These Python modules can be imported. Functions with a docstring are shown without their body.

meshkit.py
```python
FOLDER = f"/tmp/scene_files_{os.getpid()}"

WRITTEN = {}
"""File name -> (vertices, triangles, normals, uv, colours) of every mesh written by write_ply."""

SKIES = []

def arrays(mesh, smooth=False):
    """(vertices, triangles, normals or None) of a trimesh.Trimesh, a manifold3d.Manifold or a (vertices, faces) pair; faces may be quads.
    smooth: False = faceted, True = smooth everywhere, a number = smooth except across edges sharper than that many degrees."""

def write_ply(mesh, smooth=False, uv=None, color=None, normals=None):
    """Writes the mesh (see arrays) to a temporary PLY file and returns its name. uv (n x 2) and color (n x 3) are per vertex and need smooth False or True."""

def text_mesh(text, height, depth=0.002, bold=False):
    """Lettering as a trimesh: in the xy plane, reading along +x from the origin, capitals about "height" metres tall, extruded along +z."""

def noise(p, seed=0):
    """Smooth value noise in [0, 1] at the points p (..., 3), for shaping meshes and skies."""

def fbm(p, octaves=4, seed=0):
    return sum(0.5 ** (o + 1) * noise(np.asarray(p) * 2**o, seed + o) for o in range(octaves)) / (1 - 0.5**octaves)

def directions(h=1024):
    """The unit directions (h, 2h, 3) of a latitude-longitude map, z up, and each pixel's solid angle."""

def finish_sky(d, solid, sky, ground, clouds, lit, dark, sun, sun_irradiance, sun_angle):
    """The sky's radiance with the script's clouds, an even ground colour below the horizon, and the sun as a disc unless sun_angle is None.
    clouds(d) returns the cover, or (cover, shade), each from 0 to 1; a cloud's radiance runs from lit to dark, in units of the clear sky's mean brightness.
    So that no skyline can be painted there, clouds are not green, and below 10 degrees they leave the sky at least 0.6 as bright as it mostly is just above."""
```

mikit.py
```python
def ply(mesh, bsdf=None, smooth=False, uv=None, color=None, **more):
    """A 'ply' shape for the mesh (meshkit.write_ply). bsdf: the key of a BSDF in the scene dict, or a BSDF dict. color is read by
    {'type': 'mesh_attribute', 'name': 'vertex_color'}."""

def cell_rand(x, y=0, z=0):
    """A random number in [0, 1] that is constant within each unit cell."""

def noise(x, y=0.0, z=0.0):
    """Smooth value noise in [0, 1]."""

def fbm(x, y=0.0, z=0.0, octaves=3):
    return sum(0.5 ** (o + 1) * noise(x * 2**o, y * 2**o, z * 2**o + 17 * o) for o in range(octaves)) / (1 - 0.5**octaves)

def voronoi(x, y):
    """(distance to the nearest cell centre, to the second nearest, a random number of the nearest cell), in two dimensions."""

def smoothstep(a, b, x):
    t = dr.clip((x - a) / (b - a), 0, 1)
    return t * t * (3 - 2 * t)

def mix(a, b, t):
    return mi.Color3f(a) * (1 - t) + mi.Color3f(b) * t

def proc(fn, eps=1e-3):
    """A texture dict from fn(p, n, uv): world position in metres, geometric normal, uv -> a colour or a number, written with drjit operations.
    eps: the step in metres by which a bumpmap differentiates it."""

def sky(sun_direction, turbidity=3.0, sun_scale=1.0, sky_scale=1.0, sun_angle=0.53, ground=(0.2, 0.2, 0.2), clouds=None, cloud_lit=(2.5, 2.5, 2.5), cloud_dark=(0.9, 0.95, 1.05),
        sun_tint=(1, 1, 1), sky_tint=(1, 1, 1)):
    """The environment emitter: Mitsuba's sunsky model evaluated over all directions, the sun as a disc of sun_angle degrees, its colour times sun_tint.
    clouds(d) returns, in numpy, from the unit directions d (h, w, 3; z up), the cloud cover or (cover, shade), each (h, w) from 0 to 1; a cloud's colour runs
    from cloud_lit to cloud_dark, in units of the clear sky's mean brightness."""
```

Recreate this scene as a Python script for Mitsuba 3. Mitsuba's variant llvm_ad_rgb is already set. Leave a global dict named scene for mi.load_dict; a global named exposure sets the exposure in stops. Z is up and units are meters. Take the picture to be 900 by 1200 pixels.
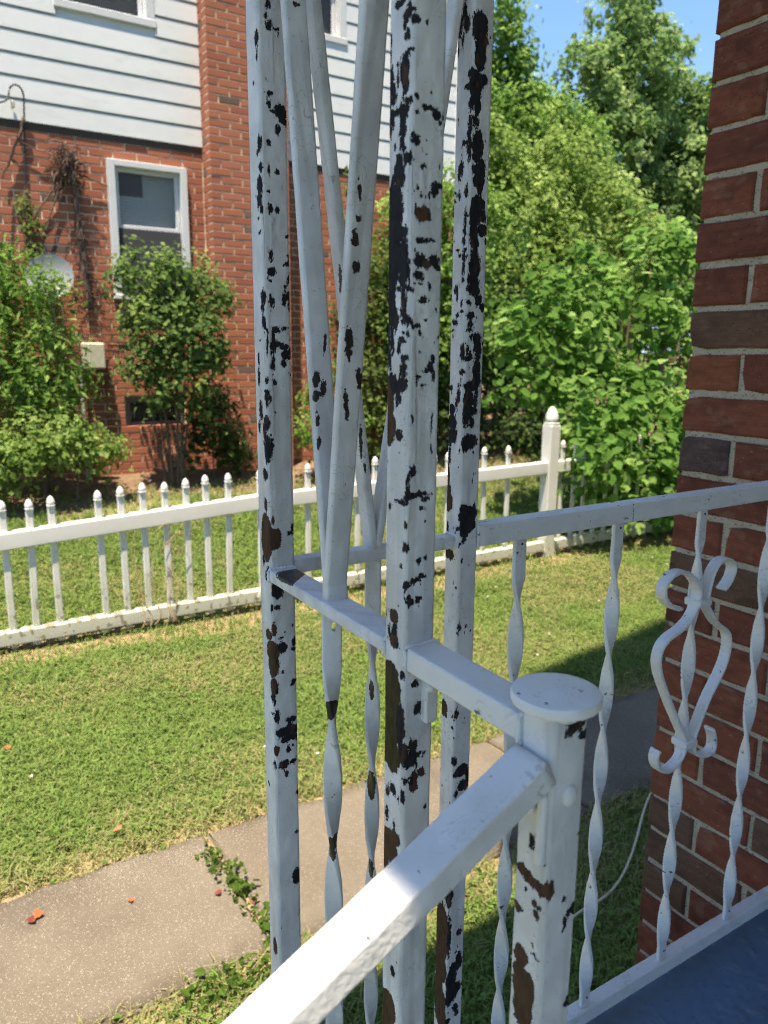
import math
import numpy as np, trimesh, drjit as dr, mitsuba as mi, mikit, meshkit
from mikit import noise, fbm, smoothstep, mix, cell_rand, voronoi

T = mi.ScalarTransform4f
scene, labels = {}, {}
exposure = 2.6
CAM = 1.6                      # height of the lens above the path

# ---------------------------------------------------------------- camera, sky
_p, _r, _y = math.radians(11.81), math.radians(0.426), math.radians(32.04)
_F = np.array([math.sin(_y) * math.cos(_p), math.cos(_y) * math.cos(_p), -math.sin(_p)])
_R = np.array([math.cos(_y), -math.sin(_y), 0.0])
_U = np.cross(_R, _F)
_R2 = math.cos(_r) * _R + math.sin(_r) * _U
_U2 = np.cross(_R2, _F)
_o = np.array([0, 0, CAM])
scene['camera'] = {'type': 'thinlens', 'fov': 53.23, 'fov_axis': 'x', 'aperture_radius': 0.0013, 'focus_distance': 0.72,
                   'near_clip': 0.02, 'far_clip': 2000.0,
                   'to_world': T().look_at(origin=_o.tolist(), target=(_o + _F).tolist(), up=_U2.tolist())}
scene['sun_and_sky'] = mikit.sky([-0.2, -0.2, 1.0], turbidity=3.0, sun_scale=1.4, sky_scale=1.25, sky_tint=(0.94, 0.97, 1.08), sun_tint=(1.0, 1.0, 0.97), ground=(0.12, 0.14, 0.07))


# ---------------------------------------------------------------- helpers
def add(key, mesh, bsdf, smooth=False, color=None, uv=None):
    k, n = key, 0
    while k in scene:
        n += 1
        k = '%s_%03d' % (key, n)
    scene[k] = mikit.ply(mesh, bsdf, smooth=smooth, color=color, uv=uv)
    return k


def tag(key, label=None, category=None, group=None, kind=None):
    d = {}
    for a, b in (('label', label), ('category', category), ('group', group), ('kind', kind)):
        if b:
            d[a] = b
    labels[key] = d


def thing(key, label, category, group=None):
    k, n = key, 0
    while k in labels:
        n += 1
        k = '%s_%03d' % (key, n)
    tag(k, label, category, group)
    return k


def lin(r, g, b):
    f = lambda v: (v / 255 / 12.92) if v / 255 < 0.04045 else ((v / 255 + 0.055) / 1.055) ** 2.4
    return (f(r), f(g), f(b))


_cb_v = np.array([[a, b, c] for a in (-1, 1) for b in (-1, 1) for c in (-1, 1)], float)


def _cb_template():
    pts, own = [], []
    for s in _cb_v:
        for ax in range(3):
            pts.append((s, ax))
    P = np.array([[s[i] * (1.0 if i == ax else 0.8) for i in range(3)] for s, ax in pts])
    hull = trimesh.convex.convex_hull(P)
    idx = [int(np.argmin(((P - v) ** 2).sum(1))) for v in hull.vertices]
    return pts, np.array(idx)[hull.faces]


_cb_pts, _cb_f = _cb_template()


def cbox(x0, x1, y0, y1, z0, z1, b=0.004):
    """A box with chamfered edges."""
    c = np.array([(x0 + x1) / 2, (y0 + y1) / 2, (z0 + z1) / 2])
    h = np.array([(x1 - x0) / 2, (y1 - y0) / 2, (z1 - z0) / 2])
    v = np.array([[s[i] * (h[i] if i == ax else h[i] - min(b, h[i] * 0.6)) for i in range(3)] for s, ax in _cb_pts])
    return trimesh.Trimesh(v + c, _cb_f, process=False)


def join(ms):
    return trimesh.util.concatenate(ms)


def rsec(w, d, r, k=4):
    """Rounded rectangle outline, w along u and d along v, counter-clockwise."""
    out = []
    for cx, cy, a0 in ((w / 2 - r, d / 2 - r, 0), (-w / 2 + r, d / 2 - r, 90), (-w / 2 + r, -d / 2 + r, 180), (w / 2 - r, -d / 2 + r, 270)):
        for i in range(k):
            a = math.radians(a0 + 90 * i / (k - 1))
            out.append((cx + r * math.cos(a), cy + r * math.sin(a)))
    return np.array(out)


def sweep(points, secs, us, vs, rough=0.0, seed=0, scale=60.0, caps=True):
    """Loft: at points[i] the outline secs[i] laid along us[i], vs[i]."""
    P = np.asarray(points, float)
    n, m = len(P), len(secs[0])
    V = np.zeros((n, m, 3))
    for i in range(n):
        V[i] = P[i] + secs[i][:, :1] * us[i] + secs[i][:, 1:] * vs[i]
    if rough:
        nr = V - P[:, None]
        nr /= np.linalg.norm(nr, axis=2, keepdims=True) + 1e-9
        V = V + nr * ((meshkit.fbm(V * scale, 3, seed) - 0.5) * 2 * rough)[..., None]
    i, j = np.meshgrid(np.arange(n - 1), np.arange(m), indexing='ij')
    a, b, c, d = i * m + j, i * m + (j + 1) % m, (i + 1) * m + (j + 1) % m, (i + 1) * m + j
    F = [np.stack([a, b, c], -1).reshape(-1, 3), np.stack([a, c, d], -1).reshape(-1, 3)]
    V = V.reshape(-1, 3)
    if caps:
        k = len(V)
        V = np.vstack([V, P[:1], P[-1:]])
        jj = np.arange(m)
        F += [np.stack([jj * 0 + k, (jj + 1) % m, jj], 1), np.stack([jj * 0 + k + 1, (n - 1) * m + jj, (n - 1) * m + (jj + 1) % m], 1)]
    return trimesh.Trimesh(V, np.vstack(F), process=False)


def bar(p0, p1, w, d, udir, r=0.002, rough=0.0004, seed=0, step=0.008):
    """A straight bar of rounded section: w along udir, d across."""
    p0, p1 = np.array(p0, float), np.array(p1, float)
    L = np.linalg.norm(p1 - p0)
    t = (p1 - p0) / L
    u = np.array(udir, float)
    u -= t * (u @ t)
    u /= np.linalg.norm(u)
    v = np.cross(t, u)
    n = max(2, int(L / step) + 1)
    s = np.linspace(0, 1, n)
    P = p0 + (p1 - p0) * s[:, None]
    sec = rsec(w, d, min(r, w * 0.45, d * 0.45))
    return sweep(P, [sec] * n, [u] * n, [v] * n, rough, seed)


def tube(points, radii, sides=6):
    P = np.asarray(points, float)
    R = np.broadcast_to(radii, (len(P),))
    t = np.gradient(P, axis=0)
    t /= np.linalg.norm(t, axis=1, keepdims=True) + 1e-12
    ref = np.array([0.3, 0.2, 0.93]) if abs(t[:, 2]).mean() < 0.85 else np.array([0.9, 0.4, 0.1])
    u = np.cross(t, ref)
    u /= np.linalg.norm(u, axis=1, keepdims=True) + 1e-12
    v = np.cross(t, u)
    a = np.arange(sides) * 2 * np.pi / sides
    return sweep(P, [np.stack([np.cos(a) * q, np.sin(a) * q], 1) for q in R], u, v)


def spline(pts, n=40):
    from scipy.interpolate import CubicSpline
    P = np.asarray(pts, float)
    s = np.r_[0, np.cumsum(np.linalg.norm(np.diff(P, axis=0), axis=1) ** 0.7)]
    return CubicSpline(s, P)(np.linspace(0, s[-1], n))


def revolve(profile, cx, cy, sections=32):
    m = trimesh.creation.revolve(np.array(profile), sections=sections)
    m.apply_translation([cx, cy, 0])
    return m


def ground_z(x, y):
    """Height of the lawn: level by the path, rising towards the neighbour's wall."""
    y = np.asarray(y, float)
    z = np.interp(y, [-50, 2.3, 3.2, 4.2, 5.2, 6.2, 7.0, 8, 200], [0, 0, 0.02, 0.055, 0.16, 0.32, 0.45, 0.5, 0.5])
    return z + (meshkit.noise(np.stack([np.asarray(x, float) * 1.3, y * 1.3, y * 0], -1), 5) - 0.5) * 0.03 * (y > 2.3)


# ---------------------------------------------------------------- materials
def rgb(c):
    return {'type': 'rgb', 'value': [float(x) for x in c]}


def principled(color, rough=0.5, bump=None, bscale=1.0, eps=1e-3, **k):
    b = {'type': 'principled', 'base_color': color if isinstance(color, dict) else rgb(color), 'roughness': rough, **k}
    if bump is not None:
        b = {'type': 'bumpmap', 'arbitrary': mikit.proc(bump, eps), 'scale': bscale, 'bsdf': b}
    return {'type': 'twosided', 'bsdf': b}


CHIPS = {
    'L': '94 18697 21 34 0;80 18620 12 18 0;100 18563 27 43 0;159 18538 27 12 0;181 18511 9 25 0;-30 18441 31 61 0;-28 18316 17 43 0;-105 18132 21 18 0;71 18155 9 8 0;95 18051 27 23 0;87 17970 21 28 0;130 17926 27 16 0;191 17929 55 52 0;212 17861 31 33 0;167 17782 22 37 0;78 17672 18 24 0;-19 17665 31 64 0;-59 17602 14 32 0;-7 17480 27 39 0;-33 17353 45 79 0;-48 17235 43 46 0;77 17462 9 33 0;145 17457 20 29 0;67 17295 9 11 0;66 17208 12 13 0;-41 17234 42 53 0;-9 17162 28 33 0;80 17166 28 41 0;142 17164 19 19 0;-68 17089 22 16 0;-51 16974 25 16 0;260 16994 19 48 0;228 16950 22 14 0;74 16786 19 41 0;253 16771 23 59 0;220 16726 26 20 0;76 16659 38 36 0;66 16581 9 11 0;241 16601 19 42 0;203 16540 16 17 0;-19 16443 39 63 0;-31 16366 29 42 0;70 16416 22 59 0;190 16443 23 57 0;230 16458 39 36 0;237 16387 16 40 0;-20 16245 27 60 0;104 16183 35 32 0;193 16192 26 14 0;79 16132 13 43 0;264 16098 33 35 0;76 16038 29 58 0;133 16053 48 23 0;181 16039 49 26 0;196 15966 39 44 0;178 15893 26 26 0;238 15996 26 35 0;77 15922 13 36 0;72 15864 23 51 0;259 15796 30 39 0;82 15735 18 24 0;21 16052 8 86 0;-145 15935 23 44 0;-145 15772 23 75 0;5 15747 18 18 0;2 15622 36 44 0;-97 16088 19 7 0;4 15586 19 81 0;-118 15474 35 83 0;-158 15334 23 46 0;-18 15376 48 60 0;-55 15267 30 92 0;-6 15151 51 122 0;44 15179 20 61 0;-58 14914 46 55 0;87 15467 8 12 0;260 14949 10 16 0;266 14823 14 41 0;-63 14632 31 64 1;-74 14328 106 228 1;60 14320 59 96 1;39 14497 17 39 1;-45 14165 24 41 0;-147 14100 24 50 0;258 14585 14 48 0;276 14439 24 81 0;206 14366 34 23 0;241 14411 28 32 0;-53 14025 32 41 0;-88 13967 24 42 0;250 14243 30 13 0;66 13848 65 98 0;65 13815 51 66 0;62 13667 26 30 0;2 13669 21 36 0;22 13457 31 67 1;-71 13388 65 52 1;-20 13235 99 104 1;-8 13103 78 122 1;0 12882 52 87 1;-14 12772 33 45 0;49 13104 24 43 0;34 12839 24 21 0;105 13263 56 54 0;235 13305 36 41 0;237 13227 39 27 0;95 13364 21 17 0;105 13017 14 14 0;209 12894 22 28 0;191 12872 14 14 0;215 13463 11 14 0;134 13402 7 10 0;5 12724 14 52 0;31 12577 32 63 0;-15 12605 28 14 0;188 12518 54 32 0;169 12470 22 36 0;149 12403 126 54 0;148 12331 90 45 0;257 12301 26 81 0;192 12238 18 18 0;149 12205 25 43 0;20 12224 37 54 1;-4 12065 16 47 0;97 12056 54 51 0;122 11957 22 40 0;198 12063 55 18 0;254 12092 26 26 0;-150 11807 22 23 0;238 11716 22 19 0;268 11856 7 11 0;217 11280 17 20 0;249 11200 13 17 0;218 10782 57 87 0;257 10650 17 53 0;261 10489 14 53 0;252 10350 21 64 0;-102 9973 48 98 1;-82 9622 32 69 0;',
    'M': '-232 17543 38 130 0;-61 17590 38 125 0;-87 17345 35 105 0;-118 17043 61 84 0;-166 16819 92 198 0;-188 16659 103 101 0;-200 17370 24 71 0;-131 17975 46 28 0;-29 17914 26 33 0;-62 17881 31 44 0;-72 17840 22 28 0;-48 17783 22 31 0;18 17865 28 27 0;3 17845 25 11 0;107 17864 12 13 0;-226 17786 14 46 0;-242 17709 19 82 0;-228 17566 38 94 0;-252 17619 19 47 0;-191 17509 33 70 0;-145 17579 12 46 0;-147 17660 12 17 0;-13 17706 28 9 0;-50 17683 27 39 0;-78 17618 41 80 0;-64 17523 27 57 0;-28 17434 42 29 0;-96 17405 46 35 0;-61 17385 36 35 0;-205 17371 29 60 0;-223 17304 19 42 0;-153 17395 33 29 0;-77 17296 28 59 0;-92 17229 28 53 0;-173 17204 14 18 0;40 17457 15 16 0;42 17377 12 11 0;138 17484 8 11 0;102 17404 24 14 0;156 17400 37 18 0;195 17372 34 28 0;212 17339 13 16 0;14 17246 19 16 0;40 17215 39 26 0;114 17225 9 7 0;112 17154 8 9 0;91 17078 15 17 0;-32 17122 47 35 0;-125 17128 33 42 0;-100 17076 33 72 0;-123 17032 62 60 0;-182 17006 29 49 0;190 16997 16 17 0;183 16960 32 36 0;206 16980 22 24 0;144 16925 9 19 0;50 16957 9 21 0;79 16922 9 19 0;100 16812 59 41 1;52 16832 19 17 1;103 16662 69 15 0;-166 16831 82 186 0;-200 16673 79 114 0;-83 16832 19 37 0;-68 16708 47 37 0;-55 16620 42 62 0;219 17090 6 17 0;81 16577 25 10 0;-211 16560 100 166 0;-64 16510 47 138 0;-233 16369 66 169 0;-54 16295 29 102 0;-234 15631 57 194 1;-186 16558 104 153 0;-220 16381 76 156 0;-54 16571 38 62 0;-28 16482 32 75 0;-49 16383 68 18 0;-2 16374 32 15 0;-55 16320 29 63 0;-58 16244 29 51 0;-33 16192 49 28 0;18 16186 19 15 0;-12 16115 26 18 0;-66 16068 39 23 0;-55 16122 14 10 0;-167 16209 55 78 0;-242 16146 41 80 0;-253 16026 47 81 0;-178 16092 25 106 0;-213 15959 26 81 0;-102 16025 20 39 0;-40 15960 39 26 0;-50 15888 39 46 0;-60 15802 49 53 0;-108 15747 30 80 0;-172 15798 56 68 0;-222 15687 67 165 1;-206 15522 73 97 1;-218 15451 68 49 1;-90 15477 45 33 0;-269 15290 32 29 0;-262 15161 16 26 0;74 16546 38 42 0;129 16531 41 25 1;185 16547 35 38 0;211 16504 13 25 0;75 16459 38 30 0;45 16407 9 6 0;84 16407 13 6 0;121 16316 29 23 0;87 16302 19 10 0;152 16400 13 25 0;66 16157 19 13 0;129 16195 13 10 0;86 16117 8 15 0;93 16007 8 8 0;189 15948 13 33 0;177 15908 23 34 0;152 15889 33 16 0;72 15830 16 29 0;117 15792 20 8 0;203 15855 10 40 0;193 15558 7 68 0;209 16262 7 19 0;50 15257 23 33 0;18 15219 16 35 0;2 15178 12 22 0;78 15095 85 22 0;11 15108 26 42 0;-56 15051 62 14 0;154 15060 24 17 0;4 15074 28 31 0;-56 15044 50 11 0;78 15088 95 17 0;127 15003 27 14 0;-190 15002 18 17 0;-3 14898 13 20 0;1 14749 31 32 0;112 14650 21 26 0;169 14664 21 15 0;-52 14618 18 15 0;13 14494 39 26 0;81 14513 38 24 0;131 14542 38 21 0;49 14370 38 27 0;109 14385 31 21 0;31 14403 17 21 0;-254 14243 33 56 1;-123 14244 53 54 1;-121 14138 37 61 0;-128 14074 54 55 1;-88 14057 26 30 0;-183 14118 22 46 0;-165 13843 99 56 2;-163 13717 124 158 2;-173 13471 123 242 2;-49 13477 62 158 0;-184 13253 113 99 2;39 13926 14 22 0;94 13782 35 28 0;125 13594 32 48 0;85 13324 40 41 0;-17 13852 25 31 0;-55 13744 27 31 0;-243 13798 28 32 0;-155 13227 129 108 2;-123 13134 67 54 2;-5 13281 55 88 0;84 13304 32 72 0;56 13214 60 54 0;125 13238 60 22 0;158 13102 36 33 0;98 13057 40 55 0;99 13002 40 37 1;29 13069 28 25 0;1 12952 19 44 0;-113 12956 37 44 0;-187 12898 25 46 0;-194 12725 25 56 0;200 12812 16 15 0;-160 12555 95 57 1;-142 12469 88 114 1;-221 12324 58 97 1;-82 12582 61 56 1;-207 12498 45 48 1;-93 11463 26 40 0;-221 11119 54 63 1;-153 11091 100 146 1;-168 10951 114 85 1;-99 12675 15 37 0;',
    'R': '82 18973 86 134 0;91 18757 66 145 0;65 18514 90 92 0;67 18347 46 111 0;94 17936 63 152 0;131 17691 58 135 0;117 17376 69 138 0;78 17154 53 159 0;-135 19143 33 73 0;-197 19054 34 111 0;-226 18972 27 75 0;-97 19023 46 73 0;-237 18827 20 56 0;-156 18896 17 56 0;74 19052 87 39 0;78 18954 93 107 0;158 18879 26 36 0;97 18795 66 108 0;90 18666 56 73 0;-11 18579 48 37 0;82 18535 111 55 0;-22 18472 73 34 0;49 18419 66 74 0;1 18318 47 56 0;68 18254 26 47 0;59 18159 41 56 0;-6 18152 24 57 0;-16 18003 31 210 0;103 18033 47 45 0;81 17935 68 65 0;59 17846 36 38 0;148 17790 47 46 0;116 17728 79 58 0;146 17634 42 58 0;-121 17755 27 69 0;-153 17722 28 79 0;68 17625 26 39 0;-43 17527 27 59 0;-144 17504 17 40 0;-232 17541 28 20 0;-229 17467 25 20 0;-255 18485 21 23 0;-64 17975 27 19 0;137 17535 26 78 0;116 17415 90 67 0;66 17332 53 59 0;187 17323 38 59 0;57 17212 37 99 0;86 17155 43 79 0;179 17183 65 60 0;90 17055 53 60 0;233 17076 16 32 0;-46 17233 20 120 0;-55 17075 27 40 0;107 16976 21 60 0;-252 17178 18 16 0;90 16854 54 182 0;98 16651 65 102 0;172 16047 44 128 0;161 15769 50 151 0;70 15467 61 196 0;94 16975 37 80 0;99 16834 70 121 0;46 16831 21 61 0;77 16711 65 61 0;80 16629 70 53 0;137 16580 38 62 0;167 16509 38 62 0;211 16448 33 38 0;-49 16933 28 61 0;-53 16812 24 61 0;-55 16700 21 25 0;-118 16940 17 16 0;-34 16992 27 20 0;-156 16614 28 46 0;-143 16551 18 52 0;-63 16485 17 37 0;37 16488 27 25 0;-59 16402 28 12 0;64 16360 49 41 0;67 16277 33 42 0;55 16225 43 29 0;-117 16373 18 21 0;-171 16297 43 25 0;-193 16221 22 13 0;155 16132 55 63 0;173 16037 50 85 0;176 15951 44 43 0;85 16152 22 29 0;-30 16003 35 80 0;36 16025 22 42 0;39 15940 57 25 0;79 15962 27 42 0;167 15833 45 108 0;171 15726 50 87 0;104 15662 100 52 0;50 15641 28 43 0;-31 15802 41 26 0;69 15489 61 174 0;34 15338 33 88 0;119 15290 34 66 0;153 15487 28 88 0;178 15573 17 55 0;129 15400 62 44 0;-205 15633 26 26 0;-75 15574 29 87 0;-107 15485 22 44 0;-177 15414 52 53 0;-171 15281 81 75 0;-147 15150 66 76 0;-209 15121 45 90 0;-259 15139 23 90 1;-203 14964 22 68 0;-199 14873 19 27 0;98 15092 102 80 0;44 15039 39 62 0;159 14977 11 27 0;-240 14661 53 207 1;-233 14499 69 162 1;-206 14429 73 99 1;99 14307 119 99 0;42 14387 49 49 0;109 14207 104 100 0;66 14125 61 62 0;63 14050 31 45 0;196 14334 31 75 0;-14 14167 43 25 0;-207 14153 24 55 0;-162 13859 73 61 2;-197 13889 33 25 2;-82 14066 32 20 0;-33 13513 16 13 0;33 13059 25 42 0;23 12995 9 53 0;127 13062 13 16 0;-195 12048 69 99 1;-162 11978 26 44 1;23 12042 33 61 0;-29 11870 17 22 0;17 11459 42 51 0;149 11376 60 29 0;47 13814 12 30 0;10 11466 43 51 0;135 11324 86 69 0;55 11291 52 35 0;214 11228 27 88 0;158 11130 73 70 0;63 11045 26 53 0;6 9729 61 77 0;-10 9633 48 75 0;-163 9465 113 76 1;-133 9267 135 245 1;-145 8972 127 249 1;-133 8660 119 189 1;6 9172 38 284 0;-171 8402 93 128 1;-139 8197 120 192 1;-108 7991 110 161 1;90 8656 63 131 0;173 8777 49 131 0;60 8542 79 131 0;82 8368 92 133 0;34 8262 59 83 0;151 8399 71 83 0;169 9177 42 51 0;142 8124 43 54 0;163 8031 36 41 0;36 9315 21 47 0;25 7971 45 47 0;-263 8027 24 65 0;',
    'N': '-187 13149 44 29 1;-122 13125 53 41 1;-46 13121 65 41 1;26 13115 47 49 1;49 13154 18 22 1;-145 13047 13 15 0;-82 13001 16 31 1;-44 12989 18 14 1;-61 12944 26 21 1;-206 12893 25 30 1;-169 12879 14 11 0;149 13014 16 25 0;229 12927 35 34 0;190 12911 19 34 0;167 12865 14 40 0;155 12815 7 16 0;-50 12677 32 8 0;-74 12731 8 21 0;252 12556 11 17 0;237 12315 23 27 0;214 12291 11 24 0;256 12328 9 15 0;-165 12594 55 65 1;-158 12485 61 66 1;-130 12391 86 110 1;-130 12275 76 100 1;-109 12187 83 56 1;-85 12474 38 54 1;-16 13299 8 40 0;-125 13370 21 41 0;230 13403 7 13 0;259 13299 10 6 0;156 14068 58 35 0;115 14040 32 30 0;193 14088 18 16 0;85 14024 13 20 0;248 14118 18 10 0;216 14116 21 8 0;219 13996 34 27 0;-62 13634 38 59 0;',
}

POSTS = {'L': (0.283, 0.64), 'M': (0.281, 0.415), 'R': (0.4995, 0.64), 'N': (0.283, 0.276)}
PH = 0.0127
_BIN, _Z0, _NB, _K = 0.016, 0.6, 104, 26


def _chip_table():
    tab = np.tile(np.array([9.0, 9.0, 1.0, 1.0, 0.0]), (4 * _NB * _K, 1)).reshape(4, _NB, _K, 5)
    fill = np.zeros((4, _NB), int)
    for pi, k in enumerate('LMRN'):
        for e in CHIPS[k].strip(';').split(';'):
            t, z, rt, rz, kind = [float(q) for q in e.split()]
            t, z, rt, rz = t / 1e4, z / 1e4, rt / 1e4, rz / 1e4
            b0, b1 = int((z - rz * 1.3 - 0.003 - _Z0) / _BIN), int((z + rz * 1.3 + 0.003 - _Z0) / _BIN)
            for b in range(max(0, b0), min(_NB - 1, b1) + 1):
                if fill[pi, b] < _K:
                    tab[pi, b, fill[pi, b]] = (t, z, rt, rz, kind)
                    fill[pi, b] += 1
    return [mi.Float(np.ascontiguousarray(tab[..., i].ravel())) for i in range(5)]


_TAB = _chip_table()


def post_chips(p):
    """(signed depth into bare metal in metres, kind of what shows there) on the four chipped posts."""
    right = p.x > 0.39
    far = p.y > 0.53
    mid = p.y > 0.345
    which = dr.select(right, mi.UInt32(2), dr.select(far, mi.UInt32(0), dr.select(mid, mi.UInt32(1), mi.UInt32(3))))
    cx = dr.select(right, mi.Float(0.4995), dr.select(far | ~mid, mi.Float(0.283), mi.Float(0.281)))
    cy = dr.select(far, mi.Float(0.64), dr.select(mid, mi.Float(0.415), mi.Float(0.276)))
    t = (p.x - (cx - PH)) - (p.y - (cy - PH))
    z = p.z
    wt = (noise(t * 420, z * 210, cx * 50) - 0.5) * 0.0014 + (noise(t * 1300, z * 800, 3) - 0.5) * 0.0009
    wz = (noise(t * 300, z * 240, 7 + cy * 40) - 0.5) * 0.0030 + (noise(t * 1200, z * 900, 11) - 0.5) * 0.0014
    tt, zz = t + wt, z + wz
    b = mi.UInt32(mi.Int32(dr.clip((z - _Z0) / _BIN, 0, _NB - 1)))
    base = (which * _NB + b) * _K
    best, kind = mi.Float(-1.0), mi.Float(0.0)
    va, vb, vr = voronoi(t * 640 + cx * 70, z * 400)
    nse = (fbm(t * 950, z * 480, cx * 30, 3) - 0.5) * 0.75 + (vr - 0.5) * 0.75 - smoothstep(0.90, 0.96, noise(t * 620, z * 260, 77)) * 0.8
    for k in range(_K):
        i = base + k
        et, ez, rt, rz, kd = [dr.gather(mi.Float, a, i) for a in _TAB]
        q = dr.sqrt(dr.square((tt - et) / rt) + dr.square((zz - ez) / rz) + 1e-6)
        mr = dr.minimum(rt, rz)
        d = (1.05 - q) * mr + nse * dr.minimum(1.0, q * 1.4) * dr.minimum(mr, dr.select(kd > 0.5, 0.0012, 0.0022))
        up = d > best
        kind = dr.select(up, kd, kind)
        best = dr.maximum(best, d)
    # tiny chips that pepper the corner and the faces
    sp = noise(t * 260, z * 120, cx * 90 + 5) * 0.6 + noise(t * 700, z * 330, 31) * 0.4
    small = (sp - 0.86 + 0.07 * dr.exp(-dr.square(best / 0.0035)) + 0.05 * dr.exp(-dr.square(t / 0.006))) * 0.010
    best = dr.maximum(best, small)
    return best, kind, t


def crack_lines(u, v, w):
    a, b, _ = voronoi(u + (noise(u * 2.1, v * 2.1, w) - 0.5) * 0.9, v + (noise(u * 1.7, v * 1.7, w + 4) - 0.5) * 0.9)
    where = smoothstep(0.55, 0.72, noise(u * 0.35, v * 0.3, w + 9))
    return (1 - smoothstep(0.008, 0.035, b - a)) * where


def paint_tone(p):
    d = fbm(p.x * 60, p.y * 60, p.z * 34, 3)
    s = noise(p.x * 700, p.y * 700, p.z * 500)
    c = mix((0.45, 0.45, 0.45), (0.56, 0.56, 0.56), smoothstep(0.25, 0.75, d))
    streak = smoothstep(0.55, 0.8, noise(p.x * 160 + p.y * 120, p.z * 9, 3))
    c = mix(c, (0.34, 0.335, 0.32), streak * 0.45)
    grime = smoothstep(0.52, 0.78, fbm(p.x * 38 + 3, p.y * 38, p.z * 11, 3))
    c = mix(c, (0.36, 0.35, 0.33), grime * 0.5)
    return mix(c, (0.25, 0.24, 0.22), smoothstep(0.86, 0.93, s) * 0.6)


def post_mask(p, n, uv):
    d, kind, t = post_chips(p)
    return smoothstep(-0.00010, 0.00016, d)


def post_bare(p, n, uv):
    d, kind, t = post_chips(p)
    lumps = fbm(t * 500, p.z * 150, 2, 2)
    black = mix((0.007, 0.007, 0.009), (0.022, 0.022, 0.025), lumps)
    black = mix(black, (0.060, 0.030, 0.018), smoothstep(0.60, 0.75, fbm(t * 160, p.z * 70, 6, 3)) * 0.8)
    brown = mix((0.030, 0.017, 0.011), (0.080, 0.045, 0.024), lumps)
    olive = mix((0.024, 0.019, 0.008), (0.055, 0.043, 0.018), lumps)
    return dr.select(kind > 1.5, olive, dr.select(kind > 0.5, brown, black))


def post_paint(p, n, uv):
    h = p.x - p.y
    c = paint_tone(p)
    ck = crack_lines(h * 130, p.z * 85, 2.0)
    return mix(c, (0.14, 0.14, 0.14), ck * 0.5)


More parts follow.
